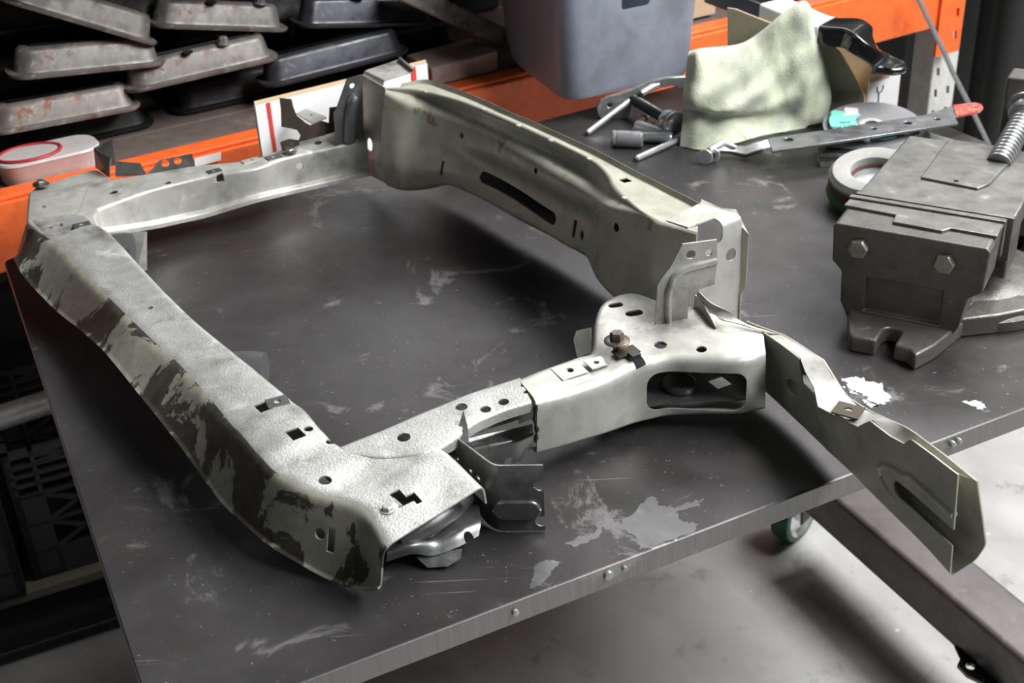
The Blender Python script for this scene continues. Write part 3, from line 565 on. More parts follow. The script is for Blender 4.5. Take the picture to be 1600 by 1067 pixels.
fo = [(0.2204, 1.3168, 1.0610), (0.2389, 1.2899, 1.0610), (0.2535, 1.2845, 1.0610), (0.2651, 1.2656, 1.0390), (0.2646, 1.2657, 0.9741), (0.2594, 1.2664, 0.9643), (0.2595, 1.2664, 0.9297)]
m = M(); sheet(m, [[ff[i], V(fo[i])] for i in range(7)], [], 4, .0018, smooth=False, sub=2); obj('rolled_flange', m, MT['green'], frame, ang=50)

# --- uprights tying the panel to the rails
PQ = (1024, 512, .09, 1074, 505, .09)
pp = [(0.1817, 1.1959, 1.0656), (0.2186, 1.2023, 1.0656), (0.2196, 1.2024, 1.0387), (0.2177, 1.2021, 1.0131), (0.1975, 1.1986, 1.0092), (0.1907, 1.1975, 1.0018), (0.1891, 1.1972, 0.9842), (0.1894, 1.1972, 0.9692), (0.1542, 1.1912, 0.9692), (0.1540, 1.1911, 0.9865), (0.1557, 1.1914, 1.0208), (0.1597, 1.1921, 1.0286), (0.1692, 1.1937, 1.0407)]
m = M(); m.plate(pp, .0022)
m.tube([(0.1682, 1.1936, 0.9709), (0.1672, 1.1934, 0.9930), (0.1682, 1.1936, 1.0144), (0.1735, 1.1945, 1.0288), (0.1837, 1.1963, 1.0363), (0.1988, 1.1989, 1.0387), (0.2188, 1.2023, 1.0410)], [.0040, .0046, .0048, .0048, .0048, .0048, .0044], 14)
m.plate([(0.1540, 1.1898, 0.9700), (0.1892, 1.1958, 0.9700), (0.1876, 1.1755, 0.9690), (0.1594, 1.1676, 0.9690)], .002)
po = obj('upright_bracket', m, MT['paint'], frame, bevel=.0006); cm = M()
hole(cm, (0.1909, 1.1975, 1.0525), np.cross(V(pp[0]) - V(pp[8]), V(pp[1]) - V(pp[0])), shape('c', .005), (1, 0, 0), .01, po)
hole(cm, (0.2101, 1.2008, 1.0520), np.cross(V(pp[0]) - V(pp[8]), V(pp[1]) - V(pp[0])), shape('c', .004), (1, 0, 0), .01, po)
po.modifiers.clear(); cut(po, cm)
pl_ = [(-0.2180, 1.7946, 1.0653), (-0.1965, 1.8055, 1.0672), (-0.2049, 1.8013, 0.9650), (-0.2256, 1.7908, 0.9682), (-0.2446, 1.7812, 0.9680), (-0.2420, 1.7825, 1.0080), (-0.2405, 1.7833, 1.0213), (-0.2364, 1.7853, 1.0262), (-0.2249, 1.7911, 1.0506)]
m = M(); m.plate(pl_, .0022); m.tube([(-0.2094, 1.7990, 1.0374), (-0.2134, 1.7969, 1.0325), (-0.2177, 1.7948, 1.0179), (-0.2217, 1.7928, 0.9962), (-0.2252, 1.7910, 0.9712)], [.008, .010, .011, .011, .010], 14)
pl2 = obj('left_upright', m, MT['dark_steel'], frame); cm = M(); hole(cm, (-0.2122, 1.7976, 1.0535), np.cross(V(pl_[0]) - V(pl_[4]), V(pl_[1]) - V(pl_[0])), shape('c', .0042), (1, 0, 0), .01, pl2); cut(pl2, cm)
# dark bracket with an open notch at the far side
bkp_ = [(-0.3128, 1.7636, 1.0524), (-0.2981, 1.7720, 1.0468), (-0.2970, 1.7726, 1.0350), (-0.2943, 1.7742, 1.0217), (-0.2830, 1.7807, 1.0070), (-0.2775, 1.7838, 1.0016), (-0.2613, 1.7931, 1.0042), (-0.2521, 1.7984, 0.9987), (-0.2487, 1.8004, 1.0215), (-0.2390, 1.8059, 1.0200), (-0.2430, 1.8036, 0.9833), (-0.2709, 1.7876, 0.9820), (-0.2966, 1.7729, 0.9811), (-0.2920, 1.7755, 0.9898), (-0.2961, 1.7732, 0.9997), (-0.3058, 1.7676, 1.0053), (-0.3156, 1.7619, 1.0099), (-0.3131, 1.7634, 1.0363)]
m = M(); m.plate(bkp_, .0022); obj('notched_bracket', m, MT['brownsteel'] if 'brownsteel' in MT else MT.setdefault('brownsteel', worn('brown_stained_steel', (.075, .058, .042), (.04, .03, .022), (.14, .11, .085), .5, .5, 14)), frame)
m = M(); m.plate([(-0.3075, 1.8553, 0.9950), (-0.2950, 1.8731, 0.9950), (-0.2586, 1.8313, 0.9950), (-0.2783, 1.8097, 0.9950)], .0025); o = obj('bracket_clip', m, MT['paint'], frame); cm = M(); hole(cm, (-0.2839, 1.8434, 0.9950), Z3, shape('c', .003), (1, 0, 0), .01, o); cut(o, cm)
m = M(); m.plate([(-0.3201, 1.7593, 0.9877), (-0.3078, 1.7664, 0.9892), (-0.2962, 1.7731, 0.9840), (-0.2954, 1.7736, 0.9768), (-0.3115, 1.7643, 0.9734), (-0.3193, 1.7598, 0.9736)], .0022); obj('bracket_foot', m, MT['brownsteel'], frame)

# --- near side rail: far strip of the cut-out bay, then the boxed length out to the right corner
st0 = [(-0.1690, 1.0052, 0.9630), (-0.1516, 1.0165, 0.9630), (-0.1278, 1.0303, 0.9640), (-0.0976, 1.0506, 0.9650), (-0.0729, 1.0678, 0.9650), (-0.0450, 1.0848, 0.9660), (-0.0185, 1.0980, 0.9660), (0.0059, 1.1104, 0.9660)]
st1 = [(-0.1571, 0.9929, 0.9620), (-0.1316, 0.9889, 0.9610), (-0.1016, 0.9893, 0.9610), (-0.0824, 0.9928, 0.9610), (-0.0627, 1.0076, 0.9620), (-0.0425, 1.0326, 0.9630), (-0.0174, 1.0517, 0.9630), (0.0158, 1.0655, 0.9640)]
st2 = [V(st1[0]) + V((0, 0, -.004)), V(st1[1]) + V((0, 0, -.004)), V(st1[2]) + V((0, 0, -.004)), V(st1[3]) + V((0, 0, -.006))] + [V(p) + V((0, 0, -.010)) for p in st1[4:]]
sb = [V(p) + V((0, 0, -.05)) for p in st0]
m = M(); sheet(m, zip_rows(sb, st0, st1, st2), [.004, .002], 5, .0016, k=3, sub=3, dent=.0006); ns = obj('cut_bay_strip', m, MT['steel'], frame, ang=45); cm = M(); rd2 = V(st0[5]) - V(st0[2])
for p, r_ in (((-0.1080, 1.0153, 0.9640), .0066), ((-0.0532, 1.0613, 0.9650), .0062), ((-0.0293, 1.0559, 0.9640), .0055), ((-0.0114, 1.0670, 0.9640), .0055), ((0.0092, 1.0940, 0.9660), .003), ((0.0114, 1.0817, 0.9660), .0028)): hole(cm, p, Z3, shape('c', r_), rd2, .012, ns)
cut(ns, cm, 45)
# floor strip of the bay with two drilled holes
m = M(); sheet(m, zip_rows([(-0.0576, 1.0828, 0.9100), (-0.0313, 1.0920, 0.9100), (-0.0048, 1.0989, 0.9100), (0.0167, 1.1064, 0.9100)], [(-0.0432, 1.0701, 0.9100), (-0.0217, 1.0749, 0.9100), (-0.0020, 1.0811, 0.9100), (0.0161, 1.0923, 0.9100)], [(-0.0399, 1.0702, 0.9002), (-0.0231, 1.0749, 0.8838), (-0.0032, 1.0811, 0.8821), (0.0128, 1.0923, 0.8910)]), [.004], 4, .0016, k=3, sub=2); bf = obj('bay_floor_strip', m, MT['bare'], frame, ang=45)
bn = np.cross(V((0.0161, 1.0923, 0.9100)) - V((-0.0432, 1.0701, 0.9100)), V(Z3)); cm = M()
for q in ((-0.0116, 1.0819, 0.8862), (0.0073, 1.0890, 0.8912)): hole(cm, q, bn, shape('c', .005), rd2, .012, bf)
cut(bf, cm, 45)

bt = [(0.0032, 1.1081, 0.9660), (0.0314, 1.1254, 0.9660), (0.0665, 1.1463, 0.9660), (0.0841, 1.1574, 0.9670), (0.0916, 1.2059, 0.9750), (0.1046, 1.2428, 0.9780), (0.1346, 1.2591, 0.9780), (0.1639, 1.2362, 0.9780), (0.2001, 1.2193, 0.9770), (0.2340, 1.1933, 0.9750), (0.2659, 1.1729, 0.9720)]
ft = [(0.0208, 1.0634, 0.9650), (0.0481, 1.0749, 0.9650), (0.0839, 1.0919, 0.9650), (0.1053, 1.1054, 0.9660), (0.1229, 1.1183, 0.9670), (0.1401, 1.1251, 0.9680), (0.1618, 1.1293, 0.9680), (0.1830, 1.1258, 0.9680), (0.2023, 1.1226, 0.9680), (0.2339, 1.1193, 0.9680), (0.2598, 1.1309, 0.9680)]
fb = [(0.0187, 1.0635, 0.9059), (0.0498, 1.0749, 0.9055), (0.0832, 1.0919, 0.9036), (0.1037, 1.1055, 0.9011), (0.1231, 1.1183, 0.8986), (0.1407, 1.1250, 0.8979), (0.1596, 1.1296, 0.8985), (0.1833, 1.1258, 0.9012), (0.2043, 1.1222, 0.9030), (0.2367, 1.1188, 0.9032), (0.2626, 1.1302, 0.9006)]
bd = [V(p) + V((0, 0, -.055)) for p in bt]
fl_ = []
for i in range(11):
    d = V(bt[i]) - V(ft[i]); d[2] = 0; d /= np.linalg.norm(d); fl_.append(V(fb[i]) + d * .012 + V((0, 0, -.0015)))
m = M(); sheet(m, zip_rows(bd, bt, ft, fb, fl_), [.009, .010, .003], 5, .0018, k=5, sub=4, dent=.0008); bx = obj('boxed_side_rail', m, MT['paint'], frame, ang=45); cm = M(); fd = V(ft[6]) - V(ft[2]); fn_ = np.cross(V(ft[9]) - V(ft[5]), V(Z3))
hole(cm, (0.1888, 1.1221, 0.9303), fn_, shape('rr', .103, .046), V(ft[9]) - V(ft[5]), .016, bx)
for p, k, a, b_ in (((0.1155, 1.2312, 0.9780), 's', .017, .009), ((0.1340, 1.2145, 0.9780), 's', .020, .011), ((0.1547, 1.1521, 0.9720), 'c', .0068, None), ((0.1956, 1.1394, 0.9700), 'c', .0056, None)): hole(cm, p, Z3, shape(k, a, b_), (1, .25, 0), .014, bx)
hole(cm, (0.1274, 1.1295, 0.9700), Z3, shape('r', .012, .017), fd, .014, bx); hole(cm, (0.0643, 1.1061, 0.9650), Z3, shape('r', .022, .004), fd, .012, bx); hole(cm, (0.0592, 1.1175, 0.9660), Z3, shape('c', .0045), fd, .012, bx); hole(cm, (0.2381, 1.1087, 0.9200), fn_, shape('r', .002, .02), V(ft[9]) - V(ft[5]), .0, bx)
cut(bx, cm, 45)
clip((0.0572, 1.1157, 0.9665), fd, .026, .030, .0045, mat='paint', lift=.0012); clip((0.0853, 1.1230, 0.9680), fd, .018, .020, .003, mat='bare', lift=.003); clip((0.1172, 1.1392, 0.9710), fd, .016, .026, 0, 'bolt_clip', 'brownsteel', .002); clip((0.1249, 1.1302, 0.9720), fd, .010, .010, 0, 'clip_lug', 'black_steel', .002, .004)
bm_ = M(); p0 = Vector((0.1084, 1.1442, 0.9740)); bm_.lathe([(.0135, 0), (.0135, .0015), (.0125, .002), (.0085, .0025)], p0 + Vector((0, 0, .009)), Z3, 26); hexa(bm_, p0 + Vector((0, 0, .011)), Z3, .0075, .009, 20); bm_.lathe([(.0042, -.018), (.0042, .010)], p0, Z3, 14); obj('hex_bolt', bm_, MT['rustbolt'] if 'rustbolt' in MT else MT.setdefault('rustbolt', worn('brown_bolt', (.16, .135, .11), (.07, .06, .05), (.30, .28, .25), .7, .35, 60)), frame)
m = M(); ce = crom([(0.0207, 1.0634, 0.9627), (0.0189, 1.0635, 0.9477), (0.0203, 1.0635, 0.9323), (0.0185, 1.0635, 0.9184)], 5); m.tube(ce, [.0016 + .0012 * math.sin(k * 2.3) ** 2 for k in range(len(ce))], 8); obj('torn_weld_edge', m, MT['brownsteel'], frame)
# closing plate under the boxed corner, seen through the window
m = M(); m.plate([V((0.1370, 1.1229, 0.9140)), V((0.1714, 1.1294, 0.9140)), V((0.1984, 1.1293, 0.9140)), V((0.2485, 1.1270, 0.9140)), V((0.2622, 1.2379, 0.9140)), V((0.1837, 1.2178, 0.9140)), V((0.1238, 1.1569, 0.9140))], .002); cp = obj('closing_plate', m, MT['dark_steel'], frame)
cm = M(); hole(cm, (0.2208, 1.1628, 0.9140), Z3, shape('r', .02, .02), fd, .01, cp); cut(cp, cm)
m = M(); m.lathe([(.018, 0), (.018, .006), (.015, .008)], (0.1765, 1.1562, 0.9160), Z3, 24); obj('bush_sleeve', m, MT['dark_steel'], frame)
# ear on the inner side of the corner
m = M(); m.plate([(0.0691, 1.2449, 0.9300), (0.0734, 1.2546, 0.9350), (0.0899, 1.2513, 0.9400), (0.0879, 1.2202, 0.9250), (0.0719, 1.2276, 0.9150)], .002); obj('inner_ear', m, MT['paint'], frame, bevel=.0005)

# --- loose front plate wrapped round the cut: two folded faces standing on the bench
q0, q1 = (-0.0329, 0.9678, 0.8800), (0.0197, 0.9664, 0.8800)
tA, tB = (-0.0294, 0.9679, 0.9642), (0.0224, 0.9663, 0.9584)
sF = [[V((-0.0662, 1.0013, 0.9796)), V((-0.0345, 1.0036, 0.9437)), V(tA) + V((.004, .0, 0)), V(tB)], [V((-0.0697, 1.0262, 0.9100)), V((-0.0341, 0.9817, 0.9100)), V((-0.0276, 0.9633, 0.9100)), V((0.0194, 0.9641, 0.9100))]]
p1, p2, p3, p4 = V((-0.0679, 1.0276, 0.9620)), V((-0.0319, 0.9792, 0.9600)), V((-0.0226, 0.9700, 0.9580)), V((0.0224, 0.9669, 0.9580))
z0 = V((0, 0, 1))
def flo(p, z): q = np.array(p); q[2] = TZ + z; return q
m = M(); sheet(m, [[p1, p2, p3, p4], [flo(p1, .045), flo(p2, .03), flo(p3, .03), flo(p4, .03)], [flo(p1, .02), flo(p2, .003), flo(p3, .002), flo(p4, .002)]], [.002, .007], 4, .0018, k=4, sub=4, smooth=False)
wp = obj('wrapped_end_plate', m, MT['dark_steel'], frame, ang=45); cm = M(); wn_ = np.cross(p4 - p3, z0); wn_ /= np.linalg.norm(wn_)
wv = lambda f, z: flo(p3 + (p4 - p3) * f, z)
for f_, z_ in ((.93, .055), (.93, .013)): hole(cm, wv(f_, z_), wn_, shape('c', .0062), p4 - p3, .01, wp)
hole(cm, wv(1.02, .055), wn_, shape('r', .02, .006), p4 - p3, .01, wp)
cut(wp, cm, 45); wp['label'] = 'bare grey plate folded round the cut opening'
sgn = 1 if wn_ @ (V((0, 0, 0)) - p3) > 0 else -1
m = M(); c0 = wv(.42, .028); xd = (p4 - p3) / np.linalg.norm(p4 - p3); pts = [(a, b) for a, b in shape('s', .046, .022)]
m.prism([c0 + xd * a + z0 * b - wn_ * sgn * .002 for a, b in pts], wn_ * sgn * .0065); obj('pressed_pad', m, MT['dark_steel'], frame, bevel=.002)
m = M(); m.plate([V((-0.0659, 1.0108, 0.9600)), V((-0.0561, 1.0295, 0.9630)), V((-0.0504, 1.0395, 0.9760)), V((-0.0467, 1.0256, 0.9650)), V((-0.0461, 1.0141, 0.9550))], .0018); obj('pointed_tab', m, MT['bare'], frame)
for f_ in (.25, .6, .8): m = M(); m.lathe([(.004, 0), (.003, .0012)], flo(p1 + (p2 - p1) * f_, .058 - .01 * f_), np.cross(p2 - p1, z0) * (1 if np.cross(p2 - p1, z0) @ (V((0, 0, 0)) - p1) > 0 else -1), 12); obj('spot_weld', m, MT['bare'], frame)

# --- torn horn running off the bench corner
hb = [(0.2551, 1.1961, 0.9020), (0.2703, 1.1589, 0.9020), (0.2899, 1.1034, 0.9020), (0.2944, 1.0910, 0.9020), (0.2998, 1.0741, 0.9020), (0.3053, 1.0587, 0.9020), (0.3090, 1.0471, 0.9020), (0.3281, 0.9904, 0.9020), (0.3357, 0.9663, 0.9020), (0.3447, 0.9381, 0.9020), (0.3502, 0.9205, 0.9020), (0.3537, 0.9122, 0.9010), (0.3636, 0.8818, 0.9000), (0.3717, 0.8549, 0.8980)]
ha = [(0.2509, 1.1970, 0.9664), (0.2665, 1.1598, 0.9747), (0.2895, 1.1035, 0.9771), (0.2923, 1.0916, 0.9538), (0.2988, 1.0744, 0.9521), (0.3070, 1.0582, 0.9543), (0.2966, 1.0506, 0.9501), (0.3201, 0.9930, 0.9645), (0.3245, 0.9701, 0.9866), (0.3344, 0.9417, 0.9883), (0.3414, 0.9238, 0.9919), (0.3446, 0.9156, 1.0021), (0.3549, 0.8853, 1.0050), (0.3659, 0.8574, 1.0051)]
hr = [(0.2531, 1.1982, 0.9680), (0.2837, 1.1552, 0.9740), (0.3097, 1.0915, 0.9800), (0.3137, 1.0747, 0.9750), (0.3172, 1.0591, 0.9710), (0.3196, 1.0479, 0.9690), (0.3221, 1.0376, 0.9680), (0.3354, 1.0038, 0.9730), (0.3436, 0.9793, 0.9800), (0.3512, 0.9590, 0.9860), (0.3559, 0.9413, 0.9900), (0.3575, 0.9286, 0.9930), (0.3672, 0.8875, 1.0000), (0.3808, 0.8559, 0.9980)]
hw = []
for i in range(14): hw.append(V(hr[i]) * V((1, 1, 0)) + V((0, 0, TZ + .03)) + V((.004, .002, 0)))
hw[13] = V((0.3949, 0.8495, 0.9343)); hw[12] = V((0.3795, 0.8811, 0.9431)); hw[11] = .5 * hw[11] + .5 * (V(hr[11]) + V((.005, .002, -.08)))
hf = [V(hb[i]) * .25 + V(hw[i]) * .75 + V((0, 0, -.008)) for i in range(14)]
m = M(); sheet(m, zip_rows(ha, hb, hf, hw, hr), [.005, .006, .004], 4, .0015, k=4, sub=4, dent=.001, smooth=False); hn = obj('torn_horn', m, MT['green'], frame, ang=45); hn['label'] = 'long torn channel hanging over the bench edge'
cm = M(); hd = V(hb[12]) - V(hb[7]); hnm = np.cross(hd, z0)
hole(cm, (0.2876, 1.1098, 0.9374), np.cross(V(hb[5]) - V(hb[1]), z0), shape('s', .024, .017), V(hb[5]) - V(hb[1]) + V((0, 0, .02)), .02, hn)
s0 = V((0.3472, 0.9312, 0.9378)); s1 = V((0.3751, 0.8445, 0.9396)); ctr = (s0 + s1) / 2
hole(cm, ctr, hnm, shape('s', np.linalg.norm(s1 - s0) + .014, .017), s1 - s0, .007, hn)
hole(cm, (0.3873, 0.8410, 0.9444), np.cross(V(hr[13]) - V(hr[11]), z0), shape('c', .003), (1, 0, 0), .02, hn)
cut(hn, cm, 45)
# curled top strip of the horn with its torn teeth
ta = [(0.2671, 1.1618, 0.9720), (0.2898, 1.1049, 0.9770), (0.2899, 1.0811, 0.9740), (0.2933, 1.0560, 0.9700), (0.2902, 1.0259, 0.9680), (0.3044, 1.0040, 0.9690), (0.3175, 0.9850, 0.9700), (0.3305, 0.9866, 0.9760), (0.3404, 0.9582, 0.9760), (0.3480, 0.9448, 0.9770), (0.3546, 0.9421, 0.9840), (0.3613, 0.9042, 0.9920), (0.3714, 0.8704, 0.9960)]
tb_ = [(0.2824, 1.1553, 0.9740), (0.3097, 1.0915, 0.9800), (0.3127, 1.0707, 0.9760), (0.3167, 1.0576, 0.9720), (0.3208, 1.0424, 0.9680), (0.3284, 1.0218, 0.9690), (0.3363, 1.0026, 0.9730), (0.3421, 0.9805, 0.9800), (0.3501, 0.9627, 0.9850), (0.3546, 0.9460, 0.9890), (0.3577, 0.9291, 0.9920), (0.3672, 0.8875, 1.0000), (0.3813, 0.8558, 0.9980)]
m = M(); sheet(m, zip_rows(ta, tb_), [], 3, .0015, smooth=False, sub=5, dent=.001); obj('torn_top_strip', m, MT['paint'], frame, ang=45)
# second skin with the raised panel beside the slot
def hp(t, f):
    k = min(int(t), 12); u_ = t - k; return (V(hb[k]) * (1 - u_) + V(hb[k + 1]) * u_) * (1 - f) + (V(ha[k]) * (1 - u_) + V(ha[k + 1]) * u_) * f
hq = np.cross(hd, z0); hq /= np.linalg.norm(hq); hq *= 1 if hq @ (V((0, 0, 0)) - V(hb[9])) > 0 else -1
m = M(); m.tube([hp(t, f) + hq * .0006 for t, f in ((12.95, .60), (12, .60), (11, .615), (10, .62), (9.2, .62), (8.7, .58), (8.4, .49), (8.4, .38), (8.7, .27), (9.3, .20))], .0036, 10); obj('slot_bead', m, MT['green'], frame)
clip((0.3141, 1.0074, 0.9720), V((0.3275, 1.0003, 0.9700)) - V((0.3042, 1.0158, 0.9700)), .022, .026, .004, 'rusty_clip', 'brownsteel', .002)
# torn lips where the horn meets the corner
m = M(); sheet(m, zip_rows([(0.2020, 1.2205, 0.9920), (0.2081, 1.2054, 0.9880), (0.2176, 1.1873, 0.9840), (0.2238, 1.1754, 0.9840), (0.2417, 1.1723, 0.9800), (0.2668, 1.1611, 0.9740)], [(0.2044, 1.2186, 0.9960), (0.2148, 1.1968, 0.9930), (0.2314, 1.1819, 0.9900), (0.2389, 1.1766, 0.9840), (0.2518, 1.1720, 0.9780), (0.2837, 1.1552, 0.9740)]), [], 4, .0015, sub=3, dent=.001); obj('torn_lip', m, MT['paint'], frame, ang=45)
m = M(); sheet(m, zip_rows([(0.2020, 1.2205, 0.9920), (0.2081, 1.2054, 0.9880), (0.2129, 1.1836, 0.9840), (0.2168, 1.1730, 0.9780)], [(0.1977, 1.2212, 0.9440), (0.2058, 1.2057, 0.9483), (0.2137, 1.1834, 0.9605), (0.2184, 1.1727, 0.9703)]), [], 4, .0015, sub=3, dent=.001); obj('torn_web', m, MT['green'], frame, ang=45)

# ---------------------------------------------------------------- machine vise (built square, then turned on the bench)
VO = Vector((.4554, 1.2997, TZ))
vise = thing('machine_vise', 'big cast iron machine vise with two hex bolts on its front, right side of bench', 'vise', VO, (0, 0, R(-30.7)))
def vobj(name, m, mat, parent=None, bevel=.002, ang=35, seg=3): return obj(name, m, mat, parent or vise, local=True, ang=ang, bevel=bevel, seg=seg)
def ext(m, pts, y0, y1): m.prism([(x, y0, z) for x, z in pts], (0, y1 - y0, 0)); return m
m = M(); ext(m, [(-.088, .126), (-.084, .130), (.084, .130), (.088, .126), (.086, .076), (.071, .064), (.066, .026), (.056, .006), (-.060, .006), (-.072, .030), (-.074, .070), (-.086, .082)], 0, .066)
body = vobj('fixed_jaw', m, MT['cast'], bevel=.004)
cm = M(); cm.box((0, -.004, .046), (.088, .018, .044))
bpy.context.view_layer.update()
def cutl(o, cm):
    me = bpy.data.meshes.new('cut'); me.from_pydata(cm.v, [], cm.f); bm = bmesh.new(); bm.from_mesh(me); bmesh.ops.recalc_face_normals(bm, faces=bm.faces); bm.to_mesh(me); bm.free()
    c = bpy.data.objects.new('cut', me); C.objects.link(c); bpy.context.view_layer.update(); c.matrix_world = o.matrix_world.copy()
    mods = [(x.width, x.segments) for x in o.modifiers if x.type == 'BEVEL']; o.modifiers.clear()
    b = o.modifiers.new('b', 'BOOLEAN'); b.object = c; b.solver = 'EXACT'; b.use_self = True; bpy.context.view_layer.update(); dg = bpy.context.evaluated_depsgraph_get()
    new = bpy.data.meshes.new_from_object(o.evaluated_get(dg)); old = o.data; o.modifiers.clear(); o.data = new; bpy.data.objects.remove(c); bpy.data.meshes.remove(old); new.name = o.name
    new.shade_smooth(); new.set_sharp_from_angle(angle=R(35))
    for w_, s_ in mods: b = o.modifiers.new('bevel', 'BEVEL'); b.width = w_; b.segments = s_; b.limit_method = 'ANGLE'; b.angle_limit = R(40)
cutl(body, cm)
m = M(); m.prism([(-.089, .066, .1295), (-.090, .046, .1295), (-.028, .043, .1295), (-.026, .022, .1295), (.030, .020, .1295), (.037, .031, .1295), (.088, .030, .1295), (.089, .066, .1295)], (0, 0, .004))
vobj('raised_pad', m, MT['cast_top'], bevel=.0012)
m = M(); m.box((0, .0705, .113), (.180, .009, .046)); vobj('jaw_plate', m, MT['cast_top'], bevel=.001)
m = M(); m.box((.001, .077, .112), (.178, .004, .042)); vobj('jaw_plate', m, MT['cast_top'], bevel=.0008)
for x, z in ((-.056, .104), (.041, .104)):
    m = M(); m.lathe([(.0135, 0), (.0135, .001)], (x, .003, z), (0, -1, 0), 24); hexa(m, (x, .002, z), (0, -1, 0), .0125, .011, 8); vobj('hex_bolt', m, MT['boltsteel'] if 'boltsteel' in MT else MT.setdefault('boltsteel', worn('worn_bolt_steel', (.30, .28, .25), (.12, .10, .08), (.5, .49, .47), .8, .34, 60)), bevel=.0006)
# bed and swivel base
m = M(); m.box((0, .185, .062), (.120, .27, .072)); vobj('bed', m, MT['cast'], bevel=.003)
m = M(); m.lathe([(.110, 0), (.112, .004), (.112, .014), (.108, .019), (.080, .024), (.075, .028), (.05, .03)], (.045, .148, 0), Z3, 64); vobj('swivel_base', m, MT['cast'], bevel=0)
m = M(); m.prism([(-.070, .03, 0), (-.046, -.050, 0), (-.040, -.060, 0), (-.012, -.058, 0)] + [(-.0015 + .0105 * math.cos(a), -.030 + .0105 * math.sin(a), 0) for a in [math.pi - k * math.pi / 8 for k in range(9)]] + [(.009, -.058, 0), (.026, -.060, 0), (.036, -.072, 0), (.050, -.040, 0), (.068, .03, 0)], (0, 0, .021)); vobj('clamp_foot', m, MT['cast'], bevel=.003)
m = M(); m.prism([(.06, .02, .0), (.10, .05, 0), (.165, .115, 0), (.175, .150, 0), (.12, .165, 0), (.08, .15, 0)], (0, 0, .026)); lug = vobj('side_lug', m, MT['cast'], bevel=.003)
cm = M(); cm.prism([(x + .128, y + .118, -.01) for x, y in shape('s', .042, .014)], (0, 0, .06)); cutl(lug, cm)
# sliding jaw: wide slab with a raised spine
m = M(); m.prism([(-.088, .094, .098), (.096, .094, .098), (.098, .25, .098), (.10, .31, .098), (-.084, .31, .098)], (0, 0, .030)); m.box((.045, .15, .075), (.10, .11, .05))
m = M(); m.prism([(-.088, .094, .100), (.096, .094, .100), (.10, .31, .100), (-.080, .31, .100)], (0, 0, .0285)); vobj('sliding_jaw', m, MT['cast_top'], bevel=.003)
m = M(); m.box((.004, .0915, .104), (.184, .008, .056)); vobj('sliding_jaw_plate', m, MT['cast_top'], bevel=.0012)
m = M(); m.box((.020, .13, .074), (.150, .07, .05)); vobj('jaw_skirt', m, MT['cast'], bevel=.003)
m = M(); m.prism([(-.030, .168, .1280), (.040, .160, .1280), (.050, .180, .1280), (.064, .308, .1280), (-.028, .308, .1280)], (0, 0, .0036)); vobj('spine', m, MT['cast_top'], bevel=.0016)
m = M(); m.lathe([(.003, 0), (.003, .0005)], (.012, .172, .1316), Z3, 12); vobj('oil_hole', m, MT['hole'], bevel=0)
# lead screw, collar, rear block
s0, s1 = Vector((.046, .255, .128)), Vector((.060, .375, .172)); sx = (s1 - s0); Ls = sx.length; pr = []; nth = 19
for k in range(nth):
    h = Ls * k / nth; pr += [(.0122, h), (.0155, h + Ls / nth * .2), (.0155, h + Ls / nth * .55), (.0122, h + Ls / nth * .75)]
m = M(); m.lathe(pr, s0, sx, 32); vobj('lead_screw', m, MT['gun'], bevel=0, ang=20)
m = M(); m.lathe([(.0165, 0), (.021, .002), (.0225, .006), (.0225, .016), (.028, .017), (.028, .020)], s0 + sx * .72, sx, 36); vobj('screw_collar', m, MT['gun'], bevel=0)
m = M(); m.box((.080, .40, .105), (.116, .045, .19)); vobj('screw_block', m, MT['cast'], bevel=.004)
m = M(); m.box((.060, .335, .045), (.10, .10, .05)); vobj('rear_bed', m, MT['cast'], bevel=.003)

# ---------------------------------------------------------------- loose tools along the back of the bench
def base(p): return (p[0], p[1], TZ)
# abrasive flap disc leaning behind the vise
P = Vector((0.5270, 1.6741, 0.9000)); fd_ = thing('flap_disc', 'worn abrasive flap disc with green and maroon pads, propped behind the vise', 'abrasive disc', (P.x, P.y, TZ), (R(0), R(0), 0))
def lobj(name, m, mat, par, **k): return obj(name, m, mat, par, local=True, **k)
MT['pad_green'] = plain('green_scouring_pad', (.045, .12, .03), 0, .9, bumps=(300, .8, .003)); MT['pad_maroon'] = plain('maroon_pad', (.12, .05, .035), 0, .9, bumps=(300, .8, .003)); MT['pad_white'] = worn('pale_abrasive_face', (.33, .33, .305), (.24, .24, .22), (.42, .42, .39), 0, .8, 30, bumps=(500, .5, .001))
tilt = Vector((-.10, -.16, 1)).normalized()
m = M(); m.ring([(.030, .004), (.064, .002), (.067, .010), (.062, .017), (.030, .017)], (0, 0, .013), tilt, 48); lobj('green_pad', m, MT['pad_green'], fd_)
m = M(); m.ring([(.030, .017), (.062, .017), (.064, .024), (.060, .031), (.030, .031)], (0, 0, .013), tilt, 48); lobj('maroon_pad', m, MT['pad_maroon'], fd_)
m = M(); m.ring([(.034, .031), (.062, .031), (.0635, .037), (.058, .044), (.040, .045), (.034, .042)], (0, 0, .013), tilt, 48); lobj('abrasive_face', m, MT['pad_white'], fd_)
m = M(); m.lathe([(.034, .026), (.034, .028), (.012, .027)], (0, 0, .013), tilt, 36); lobj('backing_plate', m, MT['gun'], fd_)
